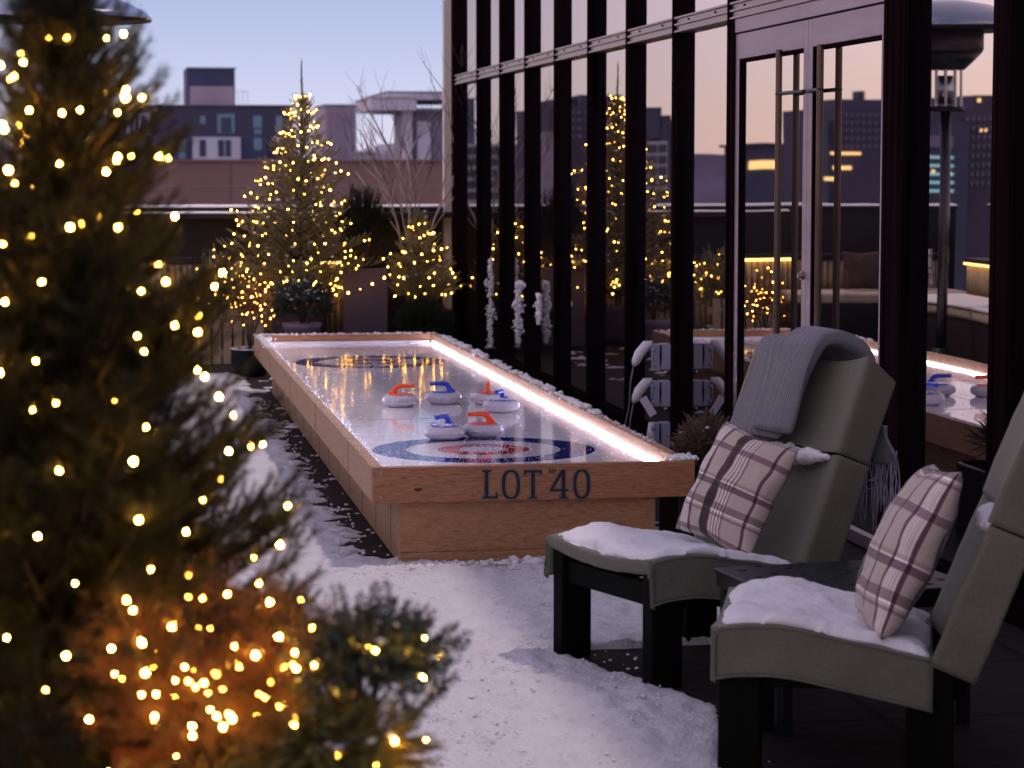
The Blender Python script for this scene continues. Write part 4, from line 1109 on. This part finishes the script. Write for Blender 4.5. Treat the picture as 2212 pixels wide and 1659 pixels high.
# far banquette with a warm led line
bz = at_y(730, 567, 17.75).z
bk = empty('far_banquette', (.0, 17.75, 0), 0, 'built-in banquette with a fluted cream back and a warm light line along the far wall', 'bench')
mb = MB()
for k in range(64): mb.tube([(-1.15 + k*.045, .0, .38 if k < 28 else .02), (-1.15 + k*.045, .0, bz - .015)], .022, 6)
mb.build('fluted_back', M['cream'], bk, smooth=True)
box('back_core', M['cream'], -1.2, 1.76, .012, .12, 0, bz - .012, bk)
box('top_board', M['parapet'], -1.2, 1.76, -.03, .16, bz + .012, bz + .04, bk)
box('led_strip', M['led_warm'], -.06, .42, -.036, -.022, bz - .009, bz + .011, bk)
box('led_strip', M['led_warm'], .30 + .5, .98, -.036, -.022, bz - .009, bz + .011, bk)
box('led_strip', M['led_warm'], 1.42, 1.70, -.036, -.022, bz - .009, bz + .011, bk)
box('seat_base', M['parapet'], -1.2, .10, -.60, -.04, 0, .30, bk)
box('seat_cushion', M['cushioncream'], -1.2, .10, -.62, -.04, .301, .38, bk, bevel=.02)
# side banquette (seen in the glass)
sbk = empty('side_banquette', (-1.05, 15.6, 0), 0, 'snow covered banquette with a fluted back and light line along the left side', 'bench')
mb = MB()
for k in range(40): mb.tube([(.0, -1.6 + k*.07, .38), (.0, -1.6 + k*.07, bz - .015)], .034, 6)
mb.build('fluted_back', M['cream'], sbk, smooth=True)
box('back_core', M['cream'], -.12, -.012, -1.62, 1.2, 0, bz - .012, sbk)
box('top_board', M['parapet'], -.16, .03, -1.62, 1.2, bz + .012, bz + .04, sbk)
box('led_strip', M['led_warm'], .022, .036, -1.6, 1.2, bz - .007, bz + .008, sbk)
box('seat_base', M['parapet'], .04, .60, -1.62, 1.2, 0, .30, sbk)
box('seat_cushion', M['cushioncream'], .04, .62, -1.62, 1.2, .301, .37, sbk, bevel=.02)
o = box('bench_snow', M['snow_soft'], -.98, -.42, 14.0, 16.7, .371, .392, bevel=.012); tag(o, 'flat snow lying on the side banquette seat', 'snow', kind='stuff')
Mx = Matrix.Translation((-.87, 17.50, .54)) @ Matrix.Rotation(R(70), 4, 'X')
pillow('cushion', .16, .06, M['plaid'], Mx, 'plaid cushion leaning on the far banquette back, seen only in the glass', 9, 20)
pillow('cushion', .15, .055, mat('brown_cushion', (.055, .030, .025), .9), Matrix.Translation((-.52, 17.50, .53)) @ Matrix.Rotation(R(70), 4, 'X'), 'dark brown cushion leaning on the far banquette back, seen only in the glass', 10, 20)
M['blanketred'] = mat('rust_blanket', (.26, .055, .02), .9)
o = box('folded_blanket', M['blanketred'], -.85, -.45, 14.05, 14.45, .394, .50, bevel=.02); tag(o, 'rust red folded blanket on the end of the side banquette', 'blanket')

# tall planter, yew, boxwood, fir in pot, etc.
def pt(px, py, y): return at_y(px, py, y)
a = pt(742, 580, 17.3); b_ = pt(838, 715, 17.3)
tp_ = empty('tall_planter', (a.x, 17.3, 0), 0, 'tall mauve grey box planter standing between the two lit fir trees', 'planter')
box('pot', M['greypot'], 0, b_.x - a.x, 0, .30, .0, a.z, tp_, bevel=.006); box('soil', M['seam'], .02, b_.x - a.x - .02, .02, .28, a.z + .0, a.z + .004, tp_)
yc = (a.x + b_.x)/2
shrub((yc, 17.45, a.z), .165, .15, .27, 900, 'firfar', .085, M['yew'], 'dark upright yew in the tall mauve grey planter', name='yew_shrub', seed=5, snow=10, snow_s=.008, spiky=1.3, shell=.3, rd=1.2)
# bigger lit fir
fir_x = pt(638, 500, 17.9).x
def rf(z): return max(.02, .59*max(.02, 1 - (z-.25)/1.62)**1.0) if z < 2.04 else .02
root, tips1 = conifer((fir_x, 17.55, .0), 1.80, .32, rf, 250, 'firfar', .105, M['fir'], 'tall Christmas fir dusted with snow and wound with warm string lights', name='fir_tree', seed=3, snow=260, snow_s=.013, up=.50, droop=.12, trunk_r=.03, leader=.26, dens=1.25)
pz_ = empty('fir_pot', (fir_x, 17.55, 0), 0, 'dark pot under the tall lit fir at the far end', 'planter')
MB().lathe([(.15, 0), (.19, .06), (.20, .26), (.21, .28), (.19, .28), (.18, .24)], n=28).build('pot', M['greypot'], pz_, smooth=True)
# smaller lit fir
sf = pt(905, 600, 17.4)
def rf2(z): return max(.02, .26*max(.001, 1 - (z-.28)/.72)**1.0)
root, tips2 = conifer((sf.x, 17.3, .0), .96, .32, rf2, 120, 'firfar', .10, M['fir'], 'short cone-shaped fir with warm string lights near the corner of the facade', name='fir_tree', seed=9, snow=60, snow_s=.010, up=.50, droop=.12, trunk_r=.022, dens=1.3)
pz_ = empty('low_planter', (sf.x, 17.3, 0), 0, 'dark planter box under the short lit fir', 'planter')
box('pot', M['tablegreen'], -.19, .22, -.16, .16, 0, .28, pz_, bevel=.006)
def wind(tips, z0, z1, turns, n, seed, c, out=1.0, zp=1.15):
    """a string wound round the tree: follow a helix and hang each bulb on the nearest outer spray tip"""
    r_ = np.random.default_rng(seed); pts = []; used = set()
    T = np.asarray(tips); ang = np.arctan2(T[:, 1]-c[1], T[:, 0]-c[0]); rad = np.hypot(T[:, 1]-c[1], T[:, 0]-c[0])
    for i in range(n):
        u = i/n; z = z0 + (z1-z0)*(u**zp); a = 2*math.pi*turns*u + r_.normal(0, .06); a = (a + math.pi) % (2*math.pi) - math.pi
        da = np.abs((ang - a + math.pi) % (2*math.pi) - math.pi); cost = (T[:, 2]-z)**2*9 + (da*.35)**2 - rad*.06*out*r_.uniform(.2, 1.2)
        for k in np.argsort(cost)[:6]:
            if k not in used: used.add(k); pts.append(tuple(T[k] + r_.normal(0, .006, 3))); break
    return pts
string_lights('warm string lights wound round the tall Christmas fir', 'warm string lights', wind(tips1, .36, 1.86, 19, 360, 1, (fir_x, 17.55), zp=1.7), .0046, M['bulb_far'], cable=.35)
string_lights('warm string lights on the short cone-shaped fir by the facade', 'warm string lights', wind(tips2, .34, .92, 7, 74, 2, (sf.x, 17.3)), .0050, M['bulb_far'], cable=.3)
lx = at_y(478, 640, 16.9).x
lpo = empty('low_planter', (lx, 16.9, 0), 0, 'low dark tub under the lit bush at the left foot of the tall fir', 'planter')
MB().lathe([(.13, 0), (.16, .04), (.17, .18), (.15, .18), (.14, .14)], n=24).build('pot', M['tablegreen'], lpo, smooth=True)
root, tipsL = shrub((lx, 16.9, .14), .20, .17, .27, 420, 'firfar', .10, M['fir'], 'lit evergreen bush crowding the left foot of the tall fir', name='evergreen_bush', seed=33, snow=30, snow_s=.010, spiky=.7, shell=.35)
string_lights('warm string lights in the evergreen bush at the left foot of the tall fir', 'warm string lights', [tuple(tipsL[i]) for i in sorted(np.random.default_rng(3).choice(len(tipsL), 60, replace=False), key=lambda i: tipsL[i][2])], .0044, M['bulb_far'], cable=.15)
# snowy boxwood in a pale urn
bx_ = pt(652, 665, 16.6)
ur = empty('stone_urn', (bx_.x, 16.6, 0), 0, 'pale urn planter holding the snow dusted boxwood behind the rink', 'planter')
MB().lathe([(.09, 0), (.10, .03), (.05, .08), (.09, .14), (.13, .20), (.14, .235), (.12, .235)], n=28).build('pot', mat('pale_urn', (.22, .19, .26), .7), ur, smooth=True)
shrub((bx_.x, 16.6, .20), .205, .18, .165, 900, 'box', .055, M['boxwood'], 'round dark boxwood dusted with snow behind the far end of the rink', name='boxwood_shrub', seed=6, snow=150, snow_s=.011)
# dark globe shrub right
gx = pt(915, 690, 16.8)
shrub((gx.x, 16.8, .05), .20, .16, .155, 700, 'cyp', .06, M['yew'], 'low dark rounded shrub under the short lit fir', name='globe_shrub', seed=12)
# bare saplings
def sapling(loc, h, label, seed, lean=0.):
    r_ = random.Random(seed); root = empty('bare_sapling', loc, 0, label, 'tree', 'bare saplings at the far corner'); mb = MB(); mt_ = MB()
    def grow(p, d, ln, rad, lv):
        pts = [p]; q = Vector(p); dd = Vector(d)
        for k in range(5):
            dd = (dd + Vector((r_.gauss(0, .10), r_.gauss(0, .10), .06))).normalized(); q = q + dd*ln/5; pts.append(q.copy())
        (mb if lv < 2 else mt_).tube(pts, [rad*(1-.5*k/5) for k in range(6)], 5)
        if lv < 3:
            for k in range(3 if lv else 5):
                t = r_.uniform(.35, 1); i = min(4, int(t*5)); pp_ = pts[i].lerp(pts[i+1], t*5 - i)
                a_ = r_.uniform(0, 6.28); nd = (dd*.9 + Vector((math.cos(a_), math.sin(a_), .15))*.55).normalized()
                grow(pp_, nd, ln*r_.uniform(.45, .65), rad*.5, lv+1)
    for k in range(2): grow(Vector((r_.uniform(-.03, .03), 0, 0)), Vector((lean + r_.uniform(-.22, .22), r_.uniform(-.1, .1), 1)), h*.62, .012, 0)
    mb.build('trunk', M['birch'], root, smooth=True); mt_.build('twigs', M['birch_dark'], root, smooth=True)
sapling((pt(885, 600, 17.9).x, 17.9, .3), 1.8, 'pale bare sapling with thin forking twigs, right one by the facade corner', 3, .08)
sapling((pt(905, 600, 17.95).x, 17.95, .3), 1.6, 'pale bare sapling spreading left, behind the short lit fir', 8, -.28)
# round dark pot with trailing lights, left of the rink end
pc = at_z(541, 812, 0)
ub = empty('round_pot', (pc.x, pc.y, 0), 0, 'round dark blue-black pot with snow on its rim left of the rink end', 'planter')
MB().lathe([(.07, 0), (.10, .01), (.118, .06), (.122, .11), (.118, .155), (.124, .16), (.124, .17), (.108, .17), (.10, .15)], n=32).build('pot', mat('dark_glaze', (.004, .008, .014), .5, spec=.2), ub, smooth=True)
r = np.random.default_rng(31)
v, f = blob_mesh([(.115*math.cos(a), .115*math.sin(a), .172) for a in r.uniform(0, 6.28, 120)], r.uniform(.004, .011, 120), r, .5); np_mesh('rim_snow_cap', v, f, M['snow_soft'], ub, smooth=True)
root, tipsU = shrub((pc.x, pc.y, .16), .115, .11, .23, 260, 'twig', .09, M['rust'], 'thin bare twiggy plant with trailing lights in the round pot', name='twiggy_plant', seed=14, shell=.2)
string_lights('warm string lights tangled in the twiggy plant of the round pot', 'warm string lights', [tuple(tipsU[i]) for i in sorted(r.choice(len(tipsU), 46, replace=False), key=lambda i: tipsU[i][2])], .0040, M['bulb_far'], cable=.12)
# timber screen behind the pot
sc_ = empty('timber_screen', (.55, 16.1, 0), 0, 'low slatted timber screen glowing warm behind the round pot', 'screen')
for k in range(7): box('slat', M['cream'], .07*k, .07*k + .055, 0, .02, .0, .40, sc_, bevel=.003)
box('rail', M['cream'], -.02, .50, .021, .05, .30, .34, sc_); box('rail', M['cream'], -.02, .50, .021, .05, .05, .09, sc_)
# warm string between fir and facade
q0, q1 = pt(700, 640, 17.1), pt(830, 600, 17.1)
string_lights('short loose run of warm string lights hanging in front of the tall planter', 'warm string lights', [tuple(q0.lerp(q1, k/5) - Vector((0, 0, .03*math.sin(math.pi*k/5)))) for k in range(6)], .0066, M['bulb_far'], cable=.5)

# ================================================================== PATIO HEATER
hx_, hy_ = at_y(133, 100, 15.1).x, 15.1
ht = empty('patio_heater', (hx_, hy_, 0), 0, 'steel patio heater with a wide domed reflector behind the near fir tree', 'patio heater')
M['steel'] = mat('brushed_steel', (.50, .50, .54), .28, metal=1, var=.08)
M['domesteel'] = mat('dome_steel', (.42, .46, .56), .22, metal=1, var=.06)
zr = at_y(320, 46, hy_).z
MB().lathe([(.545, 0), (.548, .012), (.52, .045), (.42, .10), (.28, .150), (.12, .180), (.0, .186)], (0, 0, zr), 48).build('dome', M['domesteel'], ht, smooth=True)
MB().lathe([(.0, .13), (.30, .10), (.52, .012), (.545, -.004)], (0, 0, zr), 48).build('dome_lining', M['tablegreen'], ht, smooth=True)
MB().lathe([(.225, 0), (.235, .02), (.235, .16), (.0, .17)], (0, 0, zr - .15), 32).build('burner_screen', mat('burner_mesh', (.06, .045, .045), .5, metal=.6), ht, smooth=True)
MB().lathe([(.115, 0), (.225, .11)], (0, 0, zr - .262), 32).build('burner_cone', M['tablegreen'], ht, smooth=True)
mb = MB()
for k in range(10): a_ = k*.628; mb.tube([(.10*math.cos(a_), .10*math.sin(a_), zr - .50), (.10*math.cos(a_), .10*math.sin(a_), zr - .262)], .008, 5)
mb.build('cage', M['steel'], ht)
MB().tube([(0, 0, zr - .48), (0, 0, zr - .30)], .05, 16).build('burner_head', M['steel'], ht, smooth=True)
MB().lathe([(.12, 0), (.12, .03), (.06, .035)], (0, 0, zr - .53), 24).build('burner_plate', M['tablegreen'], ht, smooth=True)
MB().tube([(0, 0, .04), (0, 0, zr - .50)], .034, 18).build('pole', mat('dark_steel', (.10, .095, .10), .35, metal=1), ht, smooth=True)
MB().lathe([(.23, 0), (.23, .03), (.19, .05), (.06, .07), (.05, .12)], (0, 0, 0), 28).build('base_plate', M['tablegreen'], ht, smooth=True)

# ================================================================== NEAR TREE AND SHRUBS
M['terracotta'] = mat('terracotta', (.12, .032, .014), .75, var=.2, bmp=.002)
def rn(z):
    z = z + .0
    return max(.03, .285*max(0, 1 - (z-.45)/1.08)**.68)
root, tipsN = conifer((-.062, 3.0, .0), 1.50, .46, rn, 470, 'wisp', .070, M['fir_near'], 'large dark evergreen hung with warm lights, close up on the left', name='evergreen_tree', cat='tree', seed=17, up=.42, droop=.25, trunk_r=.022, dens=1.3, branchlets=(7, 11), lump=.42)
npot = empty('tree_planter', (-.062, 3.0, 0), 0, 'dark planter holding the large lit evergreen', 'planter')
MB().lathe([(.15, 0), (.20, .10), (.24, .40), (.25, .42), (.22, .42), (.20, .38)], n=32).build('pot', M['greypot'], npot, smooth=True)
string_lights('large warm bulbs strung through the close evergreen on the left', 'warm string lights', wind(tipsN, .50, 1.46, 15, 240, 5, (-.062, 3.0), .15), .0027, M['bulb'], cable=.09)
# planter with mixed shrubs
pcx, pcy, pcz = .150, 2.78, .668
mp_ = empty('terracotta_planter', (pcx, pcy, 0), 0, 'tall terracotta planter of mixed winter shrubs in the bottom left corner', 'planter')
MB().lathe([(.075, 0), (.09, .02), (.115, .30), (.13, pcz - .07), (.150, pcz - .06), (.152, pcz - .02), (.140, pcz - .02), (.125, pcz - .07)], n=40).build('pot', M['terracotta'], mp_, smooth=True)
mp_.scale = (1, 1, .968)
MB().lathe([(.128, pcz - .05), (.10, pcz - .045), (.0, pcz - .04)], n=24).build('soil', M['bark'], mp_)
root, t1 = shrub((pcx - .035, pcy + .02, pcz - .10), .140, .12, .118, 1700, 'twig', .048, M['rust'], 'rusty twiggy heather lit by warm bulbs in the terracotta planter', name='heather_shrub', seed=21, shell=.25, cat='shrub', spiky=.6)
root, t2 = shrub((pcx + .140, pcy - .02, pcz - .020), .082, .070, .062, 330, 'box', .050, M['boxwood'], 'dark boxwood sprigs reaching over the snow from the terracotta planter', name='boxwood_shrub', seed=22, shell=.3, snow=14, snow_s=.007, spiky=.7)
root, t3 = shrub((pcx + .100, pcy - .09, pcz - .095), .100, .055, .060, 900, 'cyp', .034, M['juniper'], 'golden drooping juniper spilling over the terracotta planter rim', name='juniper_shrub', seed=23, shell=.3, snow=24, snow_s=.008, spiky=-.35)
root, t4 = shrub((pcx - .02, pcy + .07, pcz - .05), .10, .09, .085, 420, 'cyp', .055, M['fir_near'], 'dark green cypress rising behind the heather in the terracotta planter', name='cypress_shrub', seed=24, shell=.3, spiky=.9)
# a long boxwood sprig
rS = np.random.default_rng(2); P = []; D = []; S = []
s0 = Vector((pcx + .17, pcy - .02, pcz + .0))
for (e_, n_) in ((at_y(965, 1480, 2.74), 9), (at_y(900, 1545, 2.72), 7), (at_y(815, 1310, 2.8), 7), (at_y(735, 1290, 2.82), 6), (at_y(590, 1270, 2.85), 5)):
    st_ = Vector((min(e_.x - .03, s0.x), e_.y, pcz - .03 if e_.x > .3 else pcz - .05))
    for k in range(n_): t = (k+.3)/n_; p = st_.lerp(e_, t); P.append(tuple(p)); D.append(tuple((e_-st_).normalized() + Vector(rS.normal(0, .38, 3)))); S.append(.034)
V, Fc = scatter('box', P, D, np.array(S), rS)
bsr = [o for o in bpy.data.objects if o.name.startswith('boxwood_shrub.')][0]
o = np_mesh('long_sprigs', V - np.array(bsr.location), Fc, M['boxwood'], bsr)
allp = np.concatenate([t1, t2, t3[:120]]); rS = np.random.default_rng(77)
sel = rS.choice(len(allp), 130, replace=False); sel = sorted(sel, key=lambda i: allp[i][0])
string_lights('warm bulbs wound through the shrubs of the terracotta planter', 'warm string lights', [tuple(allp[i]) for i in sel], .0025, M['bulb'], cable=.06)

# ================================================================== CITY
def cm(name, col, rough=.8, var=.12, scale=.3): return mat(name, col, rough, var=var, scale=scale)
C_brick = cm('brown_brick', (.27, .15, .125)); C_slate = cm('slate_cladding', (.070, .058, .098)); C_slate2 = cm('navy_cladding', (.060, .065, .13))
C_white = cm('white_render', (.64, .59, .66)); C_pink = cm('pink_concrete', (.44, .34, .40)); C_pale = cm('pale_concrete', (.52, .46, .50))
C_grey = cm('grey_concrete', (.30, .26, .31)); C_dark = cm('dark_mauve', (.10, .08, .125)); C_dark2 = cm('dark_blue_mass', (.095, .10, .155))
C_dim = cm('dim_window', (.17, .16, .24), .3); C_teal = cm('teal_window', (.16, .27, .34), .25); C_win = cm('dark_window', (.03, .035, .07), .2); C_blueglass = cm('blue_curtain_wall', (.06, .10, .19), .2)
E_yel = emit('lit_windows', (1, .62, .22), .85); E_teal = emit('cool_lit_windows', (.35, .75, .8), .28)
def bld(name, label, cat, rects, Y, group=None, mirror=False):
    """rects: (part, material, x0, y0, x1, y1, dy, depth) measured in the picture, placed at distance Y+dy as real boxes"""
    root = None
    for (pn, mt_, x0, y0, x1, y1, dy, dp) in rects:
        a = at_y(x0, y0, Y + dy); b = at_y(x1, y1, Y + dy)
        xa, xb = a.x, b.x
        if mirror: xa, xb = 2*XG - b.x, 2*XG - a.x
        z0 = b.z if y1 < 900 else -40
        if root is None: root = empty(name, ((xa+xb)/2, Y, -40), 0, label, cat, group)
        o = box(pn, mt_, xa, xb, Y + dy, Y + dy + dp, z0, a.z, root); o.matrix_parent_inverse = Matrix.Translation(-Vector(root.location))
    return root
bld('brick_building', 'low building with a blank brown brick wall and flat roof beyond the parapet', 'building',
    [('wall', C_brick, 200, 349, 985, 999, 0, 14), ('coping', C_brick, 198, 344, 988, 349, -.15, 14.3)] + [('joint', C_dark, 498, 352, 499.5, 450, -.03, .1), ('joint', C_dark, 660, 352, 661, 450, -.03, .1)] + [('course', C_grey, 200, 402, 985, 403, -.03, .1)], 105)
ap = [('wall', C_slate, 228, 228, 640, 999, 0, 22), ('roof_edge', C_grey, 226, 225, 642, 228.5, -.3, 22.5), ('lower_wall', C_slate2, 330, 291, 582, 999, -1.2, 1.1),
      ('penthouse', C_slate2, 404, 148, 508, 227, 3, 12), ('penthouse_cap', C_grey, 403, 145, 510, 148.5, 2.8, 12.4), ('penthouse_glazing', C_pink, 410, 186, 505, 226, 2.8, .15), ('railing', C_grey, 386, 196, 535, 197.5, .2, .2)]
ap += [('railing_post', C_grey, 386 + k*9.9, 197.6, 387 + k*9.9, 225, .2, .2) for k in range(16)]
ap += [('bay', C_white, 274, 243, 326, 291, -.8, .75), ('window', C_win, 290, 250, 301, 284, -.9, .08), ('window', C_win, 304, 250, 315, 284, -.9, .08)]
ap += [('bay', C_white, 416, 296, 520, 344, -2.4, 1.1), ('window', C_win, 431, 302, 445, 338, -2.5, .08), ('window', C_win, 471, 302, 484, 338, -2.5, .08), ('window', C_win, 487, 302, 499, 338, -2.5, .08)]
ap += [('window_frame', C_teal, 469, 246, 507, 288, -.15, .12), ('window', C_win, 478, 254, 500, 286, -.25, .08)]
ap += [('window', C_teal, x0, y0, x1, y1, -1.35 if x0 < 582 and y0 > 291 else -.12, .1) for (x0, y0, x1, y1) in ((547, 250, 566, 276), (549, 279, 565, 290), (596, 250, 610, 290), (385, 300, 402, 322), (386, 327, 401, 342), (548, 298, 566, 324), (432, 250, 444, 268))]
bld('apartment_building', 'dark slate apartment block with white window bays and a boxy penthouse', 'building', ap, 270)
bld('tower_block', 'pinkish concrete tower with vertical ribs left of the pale canopy building', 'building',
    [('wall', C_pink, 702, 229, 774, 999, 0, 16), ('parapet', C_grey, 700, 225, 776, 229, -.3, 16.6)] + [('rib', C_pale, 708 + k*16, 236, 713 + k*16, 999, -.5, .4) for k in range(4)], 330)
bld('canopy_building', 'pale building with a wide projecting flat canopy roof beside the facade', 'building',
    [('roof_slab', C_white, 838, 200, 1010, 216, 0, 12), ('roof_trim', C_dark, 836, 197, 1010, 200, -.1, 12), ('canopy', C_white, 803, 212, 900, 238, -1.5, 9), ('canopy_trim', C_pale, 801, 208, 902, 212, -1.6, 9.2),
     ('wall', C_grey, 890, 238, 1010, 345, 1.2, 9), ('column', C_white, 872, 238, 893, 999, 0, 1), ('soffit', C_grey, 840, 233, 1010, 240, .2, 10), ('wing', C_white, 902, 262, 930, 345, .4, .5), ('base', C_grey, 870, 345, 1010, 999, .8, 9)], 140)
bld('low_roofs', 'hazy pale low roofs beneath the distant blue hill', 'building', [('wall', C_pale, 770, 330, 818, 999, 0, 20), ('wall', C_white, 812, 318, 834, 999, 5, 20), ('wall', C_pale, 838, 310, 880, 999, 15, 20), ('roof', C_white, 768, 325, 820, 330, -1, 22)], 480)
# skyline west of the terrace (seen only mirrored in the facade)
gw = [('wall', C_white, 1002, 311, 1100, 999, 0, 16)] + [('window', C_win, 1006 + 15*i, 318 + 24*j, 1018 + 15*i, 334 + 24*j, -.2, .15) for i in range(6) for j in range(5)]
gw += [('tower', C_blueglass, 990, 212, 1027, 311, 3, 10)]
bld('gridded_building', 'white gridded block with a blue glass tower, mirrored at the left of the facade', 'building', gw, 190, mirror=True)
st_ = [('wall', C_dark, 1190, 230, 1300, 999, 0, 20), ('penthouse', C_dark, 1212, 213, 1350, 300, 4, 14), ('roof_plant', C_dark2, 1262, 205, 1345, 240, 2, 8), ('wing', C_dark2, 1300, 260, 1470, 999, 2, 16),
       ('stair_tower', C_dark2, 1400, 232, 1426, 300, 1, 6), ('terrace_block', C_dark, 1424, 250, 1452, 320, 1, 6), ('lit_floor', E_yel, 1352, 258, 1392, 268, 1.8, .1)]
st_ += [('window', C_dim, 1200 + 17*i, 240 + 17*j, 1210 + 17*i, 247 + 17*j, -.2, .2) for i in range(6) for j in range(4)]
st_ += [('frame', C_white, 1396, 306, 1442, 410, .6, 1)] + [('window', C_win, 1401 + 22*i, 313 + 24*j, 1418 + 22*i, 330 + 24*j, .4, .15) for i in range(2) for j in range(4)] + [('annex', C_pink, 1178, 285, 1230, 999, -3, 4)]
bld('stepped_building', 'dark stepped office block mirrored behind the reflected fir', 'building', st_, 230, mirror=True)
ob = [('wall', C_dark, 1808, 232, 1935, 999, 0, 20), ('roof_plant', C_dark2, 1812, 214, 1912, 240, 2, 8), ('mast', C_dark, 1858, 196, 1870, 214, 2, 2), ('wing', C_dark2, 1790, 262, 1830, 999, 1, 12)]
ob += [('window', C_dim, 1816 + 12*i, 244 + 17*j, 1823 + 12*i, 251 + 17*j, -.2, .2) for i in range(9) for j in range(5)]
ob += [('lit_floor', E_yel, 1795, 328, 1862, 334, -.3, .1), ('lit_floor', E_yel, 1800, 358, 1842, 366, -.3, .1), ('lit_floor', E_yel, 1782, 382, 1804, 390, -.3, .1)]
bld('office_block', 'dark office block with a few lit floors mirrored in the right door leaf', 'building', ob, 240, mirror=True)
ob = [('wall', C_dark, 2060, 236, 2230, 999, 4, 20), ('gable', C_dark, 2095, 205, 2230, 250, 5, 14), ('front_block', C_dark2, 1955, 262, 2075, 999, 0, 14), ('tower', C_dark2, 1982, 216, 2002, 262, 3, 4), ('upper_block', C_dark, 2012, 232, 2050, 262, 1, 6)]
ob += [('window', C_dim, 2078 + 14*i, 252 + 20*j, 2086 + 14*i, 260 + 20*j, 3.7, .3) for i in range(6) for j in range(8)]
ob += [('lit_row', E_teal, 1960, 336 + 18*k, 2052, 342 + 18*k, -.3, .1) for k in range(5)] + [('glass_roof', C_grey, 1960, 292, 2052, 318, -.5, 3)] + [('lit_window', E_yel, x0, y0, x0 + 6, y0 + 6, -.4, .1) for x0, y0 in ((2006, 366), (2040, 370), (2112, 278), (2124, 278), (2030, 402))]
ob += [('lamp', E_yel, 2104, 212, 2112, 220, 2, .1)]
bld('office_block', 'dark block with pale green lit rows mirrored beside the patio heater', 'building', ob, 250, mirror=True)
bld('lit_pavilion', 'low hillside building with one long lit window mirrored in the left door leaf', 'building',
    [('wall', C_dark2, 1610, 318, 1690, 999, 0, 14), ('roof', C_dark, 1605, 312, 1696, 318, -1, 16), ('lit_window', E_yel, 1618, 350, 1672, 368, -.3, .1)], 420, mirror=True)

r = np.random.default_rng(91)
# bare plants along the left parapet, seen in the glass
for k, (yy, hh) in enumerate(((11.2, .34), (12.4, .42))):
    shrub((-1.55, yy, .75), .22, .3, hh, 260, 'twig', .14, M['rust'], ('low dry shrub above the side parapet planter, nearer one', 'taller dry shrub above the side parapet planter, farther one')[k], name='dry_shrub', seed=40+k, snow=20, snow_s=.02)
o = box('side_planter', M['parapet'], -1.78, -1.30, 10.6, 13.2, 0, .80); tag(o, 'long dark planter trough against the side parapet', 'planter')
